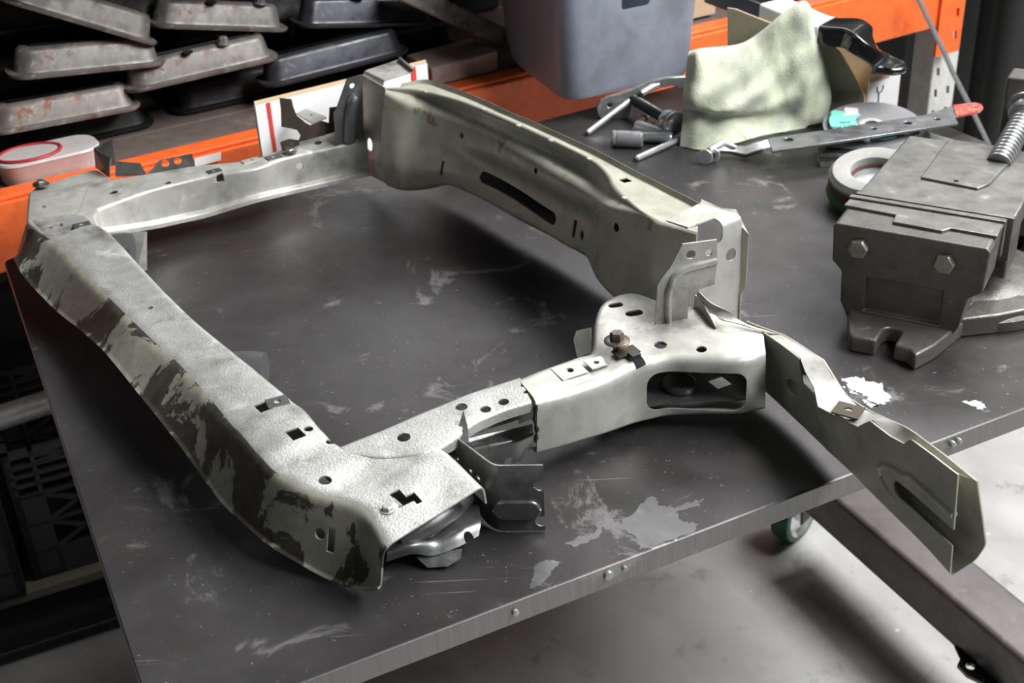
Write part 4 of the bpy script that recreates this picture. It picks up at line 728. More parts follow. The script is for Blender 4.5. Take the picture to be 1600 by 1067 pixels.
# two angle pieces, a plate, then the cutting disc and the drilled bar on top
def bar(name, label, cat, P, t, mat, holes=(), group=None, bevel=.0006):
    b0 = Vector(P[0]); b0 = Vector((b0.x, b0.y, b0.z)); mm = M(); mm.prism([Vector(p) for p in P], (0, 0, t)); mm.mi = [0, 0] + [1 if isinstance(mat, list) else 0] * len(P); o = obj(name, mm, mat, loc=tuple(b0)); tag(o, label, cat, group)
    if holes:
        cm = M()
        for p, r_ in holes: hole(cm, p, Z3, shape('c', r_, n=16), (1, 0, 0), .02, o)
        cut(o, cm)
    if bevel: b = o.modifiers.new('bevel', 'BEVEL'); b.width = bevel; b.segments = 2; b.limit_method = 'ANGLE'; b.angle_limit = R(40)
    return o
MT['bright_edge'] = MT['gun']
bar('flat_bar', 'dark flat steel bar lowest and nearest under the drilled bar', 'steel bar', [(0.4839, 1.8150, 0.8800), (0.6010, 1.8169, 0.8800), (0.6287, 1.8444, 0.8800), (0.4861, 1.8458, 0.8800)], .008, [MT['black_steel'], MT['bare']])
bar('flat_bar', 'dark flat steel bar second up under the drilled bar', 'steel bar', [(0.4851, 1.8353, 0.8885), (0.6155, 1.8093, 0.8885), (0.6460, 1.8392, 0.8885), (0.4928, 1.8771, 0.8885)], .007, [MT['black_steel'], MT['bare']])
bar('steel_plate', 'thin grey steel plate under the cutting disc, behind the vise', 'steel plate', [(0.5008, 1.8541, 0.8960), (0.6104, 1.8147, 0.8960), (0.6564, 1.8893, 0.8960), (0.5311, 1.8963, 0.8960)], .003, MT['gun'])
DP = Vector((0.5871, 1.9126, 0.9060)); dax = Vector((-.05, -.13, 1)).normalized()
cd_ = thing('cutting_disc', 'grey abrasive cutting disc with torn teal label, lying under the drilled bar', 'cutting disc', (DP.x, DP.y, DP.z - .006))
MT['abrasive'] = worn('grey_abrasive', (.20, .20, .21), (.13, .13, .135), (.27, .27, .275), .1, .6, 30, bumps=(500, .4, .001)); MT['teal'] = worn('teal_label_paper', (.17, .52, .42), (.13, .44, .36), (.24, .60, .5), 0, .6, 20)
m = M(); m.ring([(.011, 0), (.0755, 0), (.0755, .002), (.011, .002)], (0, 0, .006), dax, 72); lobj('disc_body', m, MT['abrasive'], cd_)
m = M(); m.ring([(.011, .002), (.0205, .002), (.0195, .0028), (.011, .0028)], (0, 0, .006), dax, 40); lobj('centre_ring', m, plain('pale_metal_ring', (.70, .68, .66), .5, .35), cd_)
u = Vector((1, 0, 0)); u = (u - dax * u.dot(dax)).normalized(); q = dax.cross(u)
def onDisc(r_, a, h=.0083): a = R(a); return dax * h + u * math.cos(a) * r_ + q * math.sin(a) * r_ + Vector((0, 0, .006))
m = M(); ang = [118 + k * 6 for k in range(22)]
jit = [.0, .003, -.004, .002, .004, 0, 0, 0, 0, 0, 0, 0, 0, 0, 0, 0, 0, 0, 0, 0, 0, 0]
m.prism([onDisc(.066 - (.014 if k < 3 else 0) + jit[k], a_, .0081) for k, a_ in enumerate(ang)] + [onDisc(.025 + (.006 if k > 18 else 0), a_, .0081) for k, a_ in list(enumerate(ang))[::-1]], dax * .0004); lobj('torn_label', m, MT['teal'], cd_)
m = M(); m.prism([onDisc(.062, a_, .0081) for a_ in range(256, 296, 4)] + [onDisc(.045, a_, .0081) for a_ in range(292, 252, -4)], dax * .0004); lobj('label_strip', m, MT['teal'], cd_)
m = M(); m.prism([onDisc(r_, a_, .0086) for r_, a_ in ((.055, 128), (.060, 120), (.052, 112), (.046, 105), (.036, 112), (.030, 122), (.036, 138), (.048, 150), (.046, 138))], dax * .0003); lobj('label_tear', m, plain('torn_paper', (.55, .5, .5), 0, .7), cd_)
def text(name, s, size, mat, par, pos, rot, local=True, ext_=.0002):
    cu = bpy.data.curves.new(name, 'FONT'); cu.body = s; cu.size = size; cu.extrude = ext_; cu.align_x = 'CENTER'; cu.align_y = 'CENTER'; to = bpy.data.objects.new('t', cu); C.objects.link(to)
    bpy.context.view_layer.update(); me = bpy.data.meshes.new_from_object(to.evaluated_get(bpy.context.evaluated_depsgraph_get())); bpy.data.objects.remove(to); me.name = name
    o = bpy.data.objects.new(name, me); C.objects.link(o); o.parent = par; o.location = pos if local else Vector(pos) - origin(par); o.rotation_euler = rot; me.materials.append(mat); return o
rm = Matrix((-u, -q, dax)).transposed().to_euler()
text('label_lettering', 'METAL', .016, plain('dark_teal_ink', (.03, .16, .14), 0, .6), cd_, onDisc(.046, 196, .0090), rm)
text('label_lettering', 'STEEL', .007, MT['dti'] if 'dti' in MT else plain('label_ink', (.09, .32, .27), 0, .6), cd_, onDisc(.043, 176, .0090), rm)
bar('drilled_bar', 'long grey flat bar with four drilled holes lying across the cutting disc', 'steel bar', [(0.4060, 1.7980, 0.9140), (0.7101, 1.8729, 0.9140), (0.7176, 1.9266, 0.9140), (0.4088, 1.8506, 0.9140)], .004, MT['gun2'], [((0.4392, 1.8410, 0.9160), .0075), ((0.5770, 1.8676, 0.9160), .0052), ((0.6346, 1.8844, 0.9160), .0070), ((0.6837, 1.8942, 0.9160), .0055)])
sp = thing('red_handled_spanner', 'spanner with chipped red paint on its end poking out past the drilled bar', 'spanner', (0.7168, 1.9289, 0.9100))
m = M(); m.prism([(0.6694, 1.9243, 0.9100), (0.7308, 1.9626, 0.9100), (0.7210, 1.9136, 0.9100), (0.6673, 1.8843, 0.9100)], (0, 0, .0035)); obj('shank', m, MT['gun2'], sp, bevel=.001)
m = M(); m.prism([(0.7313, 1.9640, 0.9095), (0.7707, 1.9701, 0.9095), (0.7766, 1.9600, 0.9095), (0.7746, 1.9453, 0.9095), (0.7649, 1.9318, 0.9095), (0.7215, 1.9149, 0.9095)], (0, 0, .0050)); so = obj('painted_end', m, worn('chipped_red_paint', (.55, .06, .03), (.28, .22, .2), (.40, .33, .3), .2, .4, 60, .42, .56), sp, bevel=.001); so['label'] = 'red painted spanner end'
cm = M(); hole(cm, (0.7613, 1.9463, 0.9120), Z3, shape('s', .014, .005), V((0.7749, 1.9502, 0.9120)) - V((0.7331, 1.9327, 0.9120)), .01, so); cut(so, cm)
br = M(); br.plate([(0.6835, 1.9390, 0.8800), (0.7206, 1.8884, 0.8800), (0.7191, 1.8775, 0.8800), (0.6725, 1.8897, 0.8800)], .003); br.plate([(0.6835, 1.9390, 0.8800), (0.6744, 1.8894, 0.8800), (0.6731, 1.8899, 0.8927), (0.6824, 1.9394, 0.8908)], .003)
tag(obj('angle_bracket', br, MT['gun'], loc=(0.6888, 1.9097, 0.8800)), 'small grey angle bracket lying behind the vise under the bar end', 'bracket')

# puller arm in front of the rag
pu = thing('puller_arm', 'bright forged puller arm with forked drilled end lying before the rag', 'puller arm', (0.3467, 1.8786, 0.8800))
m = M(); 
for dx, z_ in ((0, .004), (1, .004)):
    c = V((0.3265, 1.8620, 0.8920)) if dx else V((0.3145, 1.8557, 0.8920)); n_ = (V((-.35, -.94, 0))); n_ /= np.linalg.norm(n_)
    ux_ = np.cross(V(Z3), n_); m.prism([c + ux_ * a + V(Z3) * b for a, b in shape('c', .0125, n=24)], n_ * .005)
m.tube([(0.3220, 1.8653, 0.8920), (0.3365, 1.8696, 0.8980), (0.3550, 1.8717, 0.8940), (0.3785, 1.8678, 0.8900), (0.3926, 1.8691, 0.8940), (0.4160, 1.8770, 0.8960)], [.010, .010, .007, .010, .010, .010], 4)
m.tube([(0.3203, 1.8560, 0.9000), (0.3451, 1.8747, 0.9040), (0.3643, 1.8683, 0.8980)], [.006, .008, .004], 8)
pa = obj('forged_arm', m, MT['chrome'], pu, ang=40, bevel=.001)
m = M(); c = V((0.3270, 1.8593, 0.8920)); m.lathe([(.0045, .0045), (.0045, .0056)], c, n_, 16); obj('pin_hole', m, MT['hole'], pu)
# chrome tommy bars
def rod(name, label, cat, p0, p1, r_, mat, group=None):
    o = thing(name, label, cat, (p0[0], p0[1], TZ), None, group); d = (Vector(p1) - Vector(p0)); mm = M(); mm.lathe([(r_ * .55, 0), (r_, .002), (r_, d.length - .002), (r_ * .55, d.length)], p0, d, 18); obj('shaft', mm, mat, o)
    mm = M(); mm.lathe([(r_ * .5, -.0012), (r_ * .6, .0006)], p0, d, 14); obj('end_face', mm, MT['black_steel'], o); return o
rod('tommy_bar', 'bright round tommy bar propped on the black screw near the bin', 'steel rod', (0.1415, 1.9992, 0.8850), (0.2205, 2.0759, 0.9100), .0048, MT['chrome'])
rod('tommy_bar', 'bright round tommy bar lying flat beside the rag corner', 'steel rod', (0.2085, 1.8773, 0.8850), (0.2852, 1.9441, 0.8870), .0048, MT['chrome'])
# forcing screw: black threaded shaft with a polished collar
fs = thing('forcing_screw', 'black threaded puller screw with polished round collar against the rag', 'puller screw', (0.2604, 2.0804, 0.8800))
a, b_ = Vector((0.2191, 2.0931, 0.9120)), Vector((0.2714, 1.9836, 0.9080)); d = b_ - a; pr = [(.004, 0), (.0085, .001), (.0085, .02)]
for k in range(24): h = .02 + (d.length - .02) * k / 24; pr += [(.0078, h), (.0094, h + .001), (.0094, h + .002)]
m = M(); m.lathe(pr, a, d, 22); obj('threaded_shaft', m, MT['black_steel'], fs)
m = M(); m.lathe([(.0095, -.004), (.016, -.001), (.0185, .006), (.0175, .012), (.012, .013), (.012, .016), (.018, .017), (.020, .020), (.020, .024), (.015, .027)], b_, d, 32); obj('collar', m, MT['chrome'], fs)
# sockets
def socket(label, p0, p1, prof, mat): 
    o = thing('socket', label, 'socket', (p0[0], p0[1], TZ)); d = Vector(p1) - Vector(p0); L_ = d.length
    mm = M(); mm.lathe([(r_, h * L_) for r_, h in prof], p0, d, 28); obj('barrel', mm, mat, o); mm = M(); mm.lathe([(prof[0][0] * .62, -.0006), (prof[0][0] * .62, .001)], p0, d, 24); obj('square_drive', mm, MT['hole'], o); return o
socket('grey socket with grooved wide barrel, nearest the tall panel', (0.1781, 1.9484, 0.8935), (0.2262, 1.9357, 0.8935), [(.0115, 0), (.0133, .04), (.0133, .12), (.0124, .14), (.0124, .18), (.0133, .2), (.0133, .9), (.0120, 1)], MT['gun'])
socket('slim dark socket end touching the grooved barrel', (0.2286, 1.9559, 0.8900), (0.2747, 1.9435, 0.8900), [(.0085, 0), (.0085, .6), (.010, .66), (.010, .95), (.0085, 1)], MT['gun'])
socket('tapered grey socket lying behind the grooved barrel', (0.2218, 1.9885, 0.8935), (0.2664, 1.9591, 0.8900), [(.0125, 0), (.0135, .06), (.0125, .4), (.010, 1)], MT['gun'])
m = M(); hexa(m, (0.2375, 2.0433, 0.8880), Vector((0.2512, 2.0229, 0.8880)) - Vector((0.2375, 2.0433, 0.8880)), .009, .014); m.lathe([(.0045, .01), (.0045, .03)], (0.2375, 2.0433, 0.8880), Vector((0.2512, 2.0229, 0.8880)) - Vector((0.2375, 2.0433, 0.8880)), 14); tag(obj('brass_nut', m, worn('yellow_plated', (.45, .38, .22), (.2, .17, .1), (.6, .55, .4), .8, .35, 40), loc=(0.2461, 2.0514, 0.8800)), 'yellowish plated hex fitting under the black puller screw', 'bolt')
# shackle-like grey lever with a hole
lv = thing('link_arm', 'grey forged link arm with drilled rounded end between bin and rag', 'lever', (0.1972, 2.1060, 0.8800))
lp = [(0.1661, 2.0767, 0.8888), (0.1640, 2.0766, 0.9026), (0.1707, 2.0769, 0.9135), (0.1838, 2.0775, 0.9193), (0.2013, 2.0783, 0.9226), (0.2219, 2.0793, 0.9279), (0.2491, 2.0806, 0.9394), (0.2816, 2.0821, 0.9461), (0.3163, 2.0837, 0.9459), (0.3169, 2.0837, 0.9212), (0.2927, 2.0826, 0.9308), (0.2709, 2.0816, 0.9278), (0.2438, 2.0803, 0.9174), (0.2253, 2.0794, 0.9051), (0.2220, 2.0793, 0.8779), (0.1945, 2.0780, 0.8730), (0.1704, 2.0769, 0.8817)]
m = M(); m.plate(lp, .009); la = obj('arm_plate', m, MT['gun'], lv); cm = M(); hole(cm, (0.1859, 2.0776, 0.9045), np.cross(V(lp[5]) - V(lp[0]), V(Z3)), shape('c', .0042), (1, 0, 0), .02, la); cut(la, cm)
bb = la.modifiers.new('bevel', 'BEVEL'); bb.width = .0015; bb.segments = 2; bb.limit_method = 'ANGLE'; bb.angle_limit = R(40)
m = M(); m.tube([(0.2388, 2.0655, 0.9250), (0.2596, 2.0777, 0.9320), (0.2883, 2.0911, 0.9360), (0.3042, 2.0878, 0.9340)], .006, 12); obj('chrome_rod', m, MT['chrome'], lv)

# ---------------------------------------------------------------- rag, box and the black arm on the far right corner
def colpts(bot, *tops): return [bot] + list(tops)
cols = [[(0.2946, 1.9382, 1.0238), (0.2924, 1.9385, 0.9878), (0.2913, 1.9387, 0.9511), (0.2898, 1.9389, 0.9277), (0.2887, 1.9390, 0.8800)],
 [(0.3137, 1.9216, 1.0341), (0.3119, 1.9218, 0.9923), (0.3130, 1.9217, 0.9527), (0.3127, 1.9217, 0.9284), (0.3170, 1.9210, 0.8800)],
 [(0.3712, 1.9384, 1.0299), (0.3682, 1.9389, 0.9835), (0.3670, 1.9391, 0.9383), (0.3659, 1.9393, 0.9147), (0.3673, 1.9391, 0.8800)],
 [(0.4108, 1.9651, 1.0379), (0.4135, 1.9646, 0.9831), (0.4150, 1.9643, 0.9310), (0.4173, 1.9638, 0.9051), (0.4235, 1.9625, 0.8800)],
 [(0.4497, 1.9808, 1.0639), (0.4532, 1.9800, 1.0022), (0.4569, 1.9792, 0.9386), (0.4630, 1.9778, 0.9018), (0.4703, 1.9761, 0.8800)],
 [(0.4830, 1.9910, 1.0805), (0.4899, 1.9893, 1.0181), (0.4960, 1.9879, 0.9550), (0.5010, 1.9866, 0.9096), (0.5040, 1.9859, 0.8800)],
 [(0.5020, 2.0009, 1.0574), (0.5158, 1.9975, 0.9985), (0.5231, 1.9957, 0.9509), (0.5270, 1.9947, 0.9097), (0.5291, 1.9941, 0.8800)],
 [(0.5139, 2.0079, 1.0154), (0.5287, 2.0042, 0.9713), (0.5402, 2.0011, 0.9351), (0.5430, 2.0003, 0.9101), (0.5373, 2.0019, 0.8800)]]
from mathutils import noise as NZ
Gc = np.array(cols).transpose(1, 0, 2)                     # rows from the top down
tv = V((-.25, -.968, 0))                                   # towards the room
push = np.array([[-.020, -.016, -.022, -.024, -.018, -.012, -.026, -.05], [.004, .006, .000, .002, -.012, -.006, -.008, -.03], [.012, .016, .014, .010, .002, .004, -.004, -.02], [-.016, -.020, -.018, -.014, -.008, .008, .002, -.014], [.010, .014, .012, .006, .004, .004, .0, -.01]])
Gc = Gc + push[:, :, None] * tv
back = Gc[0] - tv * .05 + V((0, 0, -.02)); back2 = Gc[0] - tv * .065 + V((0, 0, -.075))
G5 = np.concatenate([back2[None], back[None], Gc]); G5 = crom(G5, 9); G5 = crom(G5.transpose(1, 0, 2), 9).transpose(1, 0, 2)
for i in range(G5.shape[0]):
    for j in range(G5.shape[1]):
        p = Vector(G5[i, j]); qf = p.x * .55 - (p.z - TZ) * 1.0; k = NZ.noise(p * 14) * .010 + math.sin(qf * 95 + NZ.noise(p * 9) * 3.2) * .0048 * min(1, max(0, (p.z - TZ) / .05)) + NZ.noise(p * 40 + Vector((3, 1, 2))) * .0036 + NZ.noise(Vector((p.x * 60, p.y * 60, p.z * 25))) * .0012
        G5[i, j] += tv * k; G5[i, j, 2] = max(G5[i, j, 2] + .3 * k, TZ + .0025)
def rag_mat():
    m, t, b = nt('grimy_terry_cloth'); v = coords(t); f = noise(t, v, 9, 7, .6, .3); g = noise(t, v, 420, 2, .6); h = noise(t, v, 5.0, 5, .55, .8)
    c = mix(t, ramp(t, f, [(.34, G3(1)), (.58, G3(0))]), (.60, .645, .475), (.36, .37, .32)); c = mix(t, ramp(t, h, [(.50, G3(0)), (.62, G3(.88))]), c, (.13, .14, .09))
    t.links.new(c, b.inputs['Base Color']); b.inputs['Roughness'].default_value = .95; b.inputs['Sheen Weight'].default_value = .3; bump(t, b, g, .6, .002); return m
m = M(); m.grid(G5, .003); tag(obj('shop_rag', m, rag_mat(), loc=(0.4166, 1.9810, 0.8800), ang=80), 'crumpled pale green grimy rag draped over the cardboard box', 'rag')
bxo = thing('cardboard_box', 'opened cardboard box with torn flap standing on the far right bench corner behind rag', 'box', (0.5054, 2.0497, 0.8800))
fp_ = [(0.3917, 2.0988, 0.8800), (0.3854, 2.1014, 1.0522), (0.3983, 2.0960, 1.0509), (0.4203, 2.0869, 1.0427), (0.4560, 2.0720, 1.0302), (0.4875, 2.0589, 1.0206), (0.5217, 2.0447, 1.0102), (0.5461, 2.0345, 1.0014), (0.5593, 2.0290, 0.9906), (0.5721, 2.0237, 0.9713), (0.5864, 2.0177, 0.9465), (0.5998, 2.0122, 0.9215), (0.6052, 2.0099, 0.8800), (0.5551, 2.0308, 0.8774)]
m = M(); m.plate(fp_, .004); m.mi = [0] * len(m.f); fl2 = obj('torn_flap', m, [MT['card_in'], MT['card']], bxo)
for p in fl2.data.polygons: p.material_index = 0 if len(p.vertices) > 4 else 1
dB = (V((0, 0, 0)) + V((0.6052, 2.0099, 0.8800)) - V((0.3917, 2.0988, 0.8800))); dB /= np.linalg.norm(dB); nB = V((-dB[1], dB[0], 0)); 
if nB[1] < 0: nB = -nB
w0, w1 = V((0.6052, 2.0099, 0.8800)), V((0.6582, 2.0203, 0.8800)); hB = V(Z3) * .072
m = M(); m.plate([w0, w1, w1 + V(Z3) * .078, w0 * .45 + w1 * .55 + V(Z3) * .079, w0 + V(Z3) * .070], .003); pw = obj('white_panel', m, MT['white_card'], bxo); pw['label'] = 'white printed box side'
m = M(); m.plate([w0 + V(Z3) * .062, w0 * .35 + w1 * .65 + V(Z3) * .068, w0 * .4 + w1 * .6 + V(Z3) * .0795, w0 + V(Z3) * .071], .0042); obj('torn_edge', m, MT['card'], bxo)
m = M(); nw = np.cross(w1 - w0, V(Z3)); nw /= np.linalg.norm(nw)
if nw[1] > 0: nw = -nw
wp_ = lambda f_, z_: w0 + (w1 - w0) * f_ + V(Z3) * z_ + nw * .0022
m.tube([wp_(.28, .055), wp_(.29, .048), wp_(.33, .044), wp_(.42, .045), wp_(.47, .050), wp_(.48, .056)], .0007, 6); m.tube([wp_(.35, .044), wp_(.36, .034), wp_(.37, .02)], .0007, 6); obj('printed_mark', m, MT['ink'], bxo)
l1 = V((0.4034, 2.0841, 0.8800)) + nB * .01
m = M(); q4 = [l1 + dB * 0, l1 + dB * .0, 0]; bl_ = l1 + nB * .13; br_ = w0 + nB * .13
m.plate([bl_, br_, br_ + hB * .95, bl_ + hB * 1.85], .004); m.plate([l1, bl_, bl_ + hB * 1.85, l1 + hB * 1.85], .004); m.plate([w1, br_, br_ + hB * .95, w1 + hB * .95], .004); m.plate([p + V(Z3) * .0025 for p in (l1, bl_, br_, w1, w0)], .004); obj('box_walls', m, MT['card'], bxo)
# black arm lying over the box
arm = thing('control_arm', 'gloss black stamped suspension arm resting across the open box', 'suspension arm', (0.5694, 2.0031, 0.8800))
pth = [(0.3939, 2.2591, 1.0380), (0.4287, 2.2008, 1.0360), (0.4628, 2.1487, 1.0330), (0.4940, 2.0917, 1.0300), (0.5199, 2.0420, 1.0270), (0.5415, 2.0236, 1.0260), (0.5694, 2.0115, 1.0260), (0.5810, 1.9946, 1.0200), (0.5987, 1.9948, 0.9960), (0.6130, 1.9962, 0.9800), (0.6262, 1.9836, 0.9770), (0.6393, 1.9714, 0.9760), (0.6463, 1.9637, 0.9750)]
wd = [.028, .030, .030, .028, .028, .031, .034, .036, .037, .035, .030, .023, .008]; ht = [.017, .017, .017, .016, .016, .016, .016, .015, .013, .010, .007, .006, .005]
rows = []
for i, p in enumerate(pth):
    t_ = V(pth[min(i + 1, len(pth) - 1)]) - V(pth[max(i - 1, 0)]); s_ = np.cross(t_, V(Z3)); s_ /= np.linalg.norm(s_); n2 = np.cross(s_, t_); n2 /= np.linalg.norm(n2)
    rows.append([V(p) + s_ * wd[i] * a + n2 * ht[i] * b for a, b in ((-1, -1), (-1, 1), (1, 1), (1, -1))])
Dp = crom(rows, 5); m = M(); v = []; f = []; NN = 0
for s_ in Dp:
    cs = [Vector(p) for p in s_]; rg_ = rounded(cs, .006, 4); NN = len(rg_); v += rg_
for i in range(len(Dp) - 1):
    for k in range(NN): f.append([i * NN + k, i * NN + (k + 1) % NN, (i + 1) * NN + (k + 1) % NN, (i + 1) * NN + k])
f += [list(range(NN))[::-1], list(range((len(Dp) - 1) * NN, len(Dp) * NN))]; m.add(v, f); ao = obj('stamped_arm', m, MT['gloss_black'], arm, ang=60)
m = M(); m.lathe([(.0075, 0), (.0075, .0015)], (0.6202, 1.9644, 0.9835), (-.05, -.2, 1), 20); obj('bolt_hole', m, MT['hole'], arm)
m = M()
rowsL = [[p for p in Dp[i]] for i in range(11, 24)]
Lv = []; Lf = []
for s_ in rowsL:
    c_ = sum(s_) / 4; rg_ = rounded([Vector(c_ + (p - c_) * 1.05) for p in s_], .006, 4); Lv += rg_
for i in range(len(rowsL) - 1):
    for k in range(NN): Lf.append([i * NN + k, i * NN + (k + 1) % NN, (i + 1) * NN + (k + 1) % NN, (i + 1) * NN + k])
Lf += [list(range(NN))[::-1], list(range((len(rowsL) - 1) * NN, len(rowsL) * NN))]
m.add(Lv, Lf); lb = obj('white_sticker', m, MT['white_card'], arm, ang=60); lb['label'] = 'white paper label wrapped on the arm'

# ---------------------------------------------------------------- pallet rack behind the bench
RO = Vector((-.752, 1.7785, 0)); RX = Vector((.8686, .4955, 0)); RY = Vector((-.4955, .8686, 0)); RZ = Vector((0, 0, 1)); RR = Matrix.Rotation(math.atan2(.4955, .8686), 3, 'Z')
def rp(s, d, z): return RO + RX * s + RY * d + RZ * (TZ + z)
rack = thing('pallet_rack', 'orange beam pallet rack with perforated pale upright behind the bench', 'shelf rack', (*rp(.8, .3, 0).xy, 0))
m = M(); m.box(rp(.80, .028, -.030), (2.50, .05, .11), RR); m.box(rp(.80, .030, .028), (2.50, .040, .008), RR); bm1 = obj('front_beam', m, MT['orange'], rack, bevel=.003)
bm1['label'] = 'scuffed orange beam'
m = M(); m.box(rp(.78, .95, -.03), (2.44, .05, .11), RR); obj('rear_beam', m, MT['orange'], rack, bevel=.003)
for k in range(7):
    m = M(); m.box(rp(.78, .10 + k * .135, .014), (2.40, .128, .018), RR); obj('deck_board', m, MT.setdefault('deck', worn('greasy_dark_deck', (.13, .10, .085), (.05, .04, .035), (.20, .16, .14), 0, .7, 6)), rack, bevel=.002)  # boards coloured dark to stand for the shade inside the rack
m = M(); q0, q1 = (-0.4903, 1.9266, 0.9043), (-0.4521, 1.9484, 0.9044); q2, q3 = (-0.4540, 1.9474, 0.8917), (-0.4924, 1.9254, 0.8907); m.plate([q0, q1, q2, q3], .0012); obj('shelf_label', m, MT['white_card'], rack)
for k in range(6):  # upper shelf and beams added out of view to shade the deck
    m = M(); m.box(rp(.78, .10 + k * .165, .49), (2.50, .155, .018), RR); obj('upper_board', m, MT['wood'], rack)
for d_ in (.028, .95):
    m = M(); m.box(rp(.80, d_, .425), (2.50, .05, .11), RR); obj('upper_beam', m, MT['bench_leg'], rack, bevel=.003)
# right upright with keyhole slots, beam connector
for s_, d_ in ((2.065, .035), (2.065, .95), (-.50, .035), (-.50, .95)):
    m = M(); c = rp(s_, d_, 0); h_ = 2.3
    m.box((c.x, c.y, h_ / 2), (.078, .004, h_), RR); f0 = Vector((c.x, c.y, h_ / 2))
    m = M(); o_ = RX * .039; k_ = RY * .06
    m.plate([f0 - o_ - RZ * h_ / 2, f0 + o_ - RZ * h_ / 2, f0 + o_ + RZ * h_ / 2, f0 - o_ + RZ * h_ / 2], .003)
    for sg_ in (-1, 1): e_ = f0 + o_ * sg_; m.plate([e_ - RZ * h_ / 2, e_ + k_ - RZ * h_ / 2, e_ + k_ + RZ * h_ / 2, e_ + RZ * h_ / 2], .003)
    u_ = obj('upright', m, MT['white_rack'], rack)
    if s_ > 1 and d_ < .5:
        cm = M()
        for k in range(20):
            z_ = .42 + k * .0508 * 1.0
            for ox in (-.021, .019):
                p = f0 + RX * ox - RY * 0; p = Vector((p.x, p.y, z_ + (.0 if ox < 0 else .0))); hole(cm, p, RY, [(-.006, -.010), (.003, -.010), (.006, .010), (-.003, .010)], RX, .012, u_)
        cut(u_, cm)
m = M(); m.box(rp(2.022, -.001, -.05), (.075, .006, .20), RR); cn_ = obj('beam_connector', m, MT['orange'], rack, bevel=.002); cm = M()
for z_ in (-.11, -.06, -.01): hole(cm, rp(2.040, -.002, z_), RY, [(-.006, -.010), (.003, -.010), (.006, .010), (-.003, .010)], RX, .01, cn_)
cn_.modifiers.clear(); cut(cn_, cm)

# ---------------------------------------------------------------- pressed steel pans piled on the rack
def pan_mesh(L_, W_, h, fl=.010, slope=.010, rnd=.030):
    m = M(); v = []; f = []; n = 0
    def ring_(ins, z):
        return rounded([Vector((ins, ins, z)), Vector((L_ - ins, ins, z)), Vector((L_ - ins, W_ - ins, z)), Vector((ins, W_ - ins, z))], rnd * (1 - ins / (W_ * .9)), 6)
    rs = [ring_(.002, -.004), ring_(0, 0), ring_(.0, .002), ring_(fl, .003), ring_(fl + .002, .007), ring_(fl + slope * .7, h - .008), ring_(fl + slope, h - .003), ring_(fl + slope + .006, h), ring_(fl + slope + .02, h + .0005)]
    n = len(rs[0])
    for r_ in rs: v += r_
    for i in range(len(rs) - 1):
        for k in range(n): f.append([i * n + k, i * n + (k + 1) % n, (i + 1) * n + (k + 1) % n, (i + 1) * n + k])
    f += [list(range(n))[::-1], list(range((len(rs) - 1) * n, len(rs) * n))]; m.add(v, f); return m
MT['pan_grey'] = worn('greasy_grey_steel', (.20, .187, .172), (.06, .052, .045), (.34, .325, .31), .3, .45, 16, .43, .60, rust=(.60, (.17, .08, .045)))
MT['pan_rust'] = worn('rust_speckled_steel', (.23, .205, .185), (.08, .06, .05), (.40, .38, .36), .3, .5, 16, .40, .58, rust=(.56, (.22, .085, .04)))
MT['sooty_pan'] = worn('sooty_dark_pan', (.018, .017, .016), (.008, .008, .008), (.05, .045, .04), .3, .55, 12, .38, .66)  # near black, puts the shade between the stacks into the colour
MT['pan_dark'] = worn('dark_blued_pan', (.05, .052, .06), (.02, .02, .024), (.12, .125, .14), .4, .34, 12, .38, .64)
def pan(label, P0, P1, W_, h, mat, bolt=None, back=0):
    P0, P1 = Vector(P0), Vector(P1); x = (P1 - P0); L_ = x.length; x.normalize(); y = (RY - x * RY.dot(x)).normalized(); z = x.cross(y)
    rt = Matrix((x, y, z)).transposed().to_euler(); o = thing('pressed_pan', label, 'steel pan', P0, rt, 'pressed pans piled on the rack')
    obj('pan_body', pan_mesh(L_, W_, h), mat, o, local=True, ang=40)
    if bolt: 
        m = M(); m.lathe([(.012, -.001), (.011, .003)], (L_ * bolt, W_ * .28, h), Z3, 18); hexa(m, (L_ * bolt, W_ * .28, h + .003), Z3, .008, .008); obj('drain_bolt', m, MT['gun'], o, local=True)
        m = M(); m.lathe([(.009, -.001), (.009, .0012)], (L_ * .42, W_ * .2, h), Z3, 18); obj('pan_hole', m, MT['hole'], o, local=True)
    return o
pan('grey pan tilted steeply at the top left of the pile', (-0.7379, 1.9247, 1.1742), (-0.5393, 2.0380, 1.0561), .072, .040, MT['pan_grey'])
pan('flat grimy grey pan in the middle of the left stack', (-0.7453, 1.9205, 1.0510), (-0.5312, 2.0426, 1.0256), .072, .040, MT['pan_grey'])
pan('rust speckled pan lowest in the left stack', (-0.7885, 1.8958, 0.9714), (-0.5786, 2.0156, 0.9639), .072, .036, MT['pan_rust'])
pan('pale grey pan level at the top of the middle stack', (-0.5546, 2.0638, 1.0818), (-0.3487, 2.1812, 1.0291), .072, .040, MT['pan_grey'], .78)
pan('tilted pan with raised bolt boss in the middle stack', (-0.5978, 2.0046, 0.9915), (-0.3641, 2.1379, 0.9963), .072, .040, MT['pan_grey'], .66)
pan('dark blue grey pan with bright flange top of the right stack', (-0.3349, 2.1891, 1.0328), (-0.0983, 2.3241, 0.9870), .072, .045, MT['pan_dark'], .4)
pan('nearly black pan behind the white box', (-0.3964, 2.1195, 0.9500), (-0.1498, 2.2602, 0.9581), .072, .042, MT['pan_dark'])
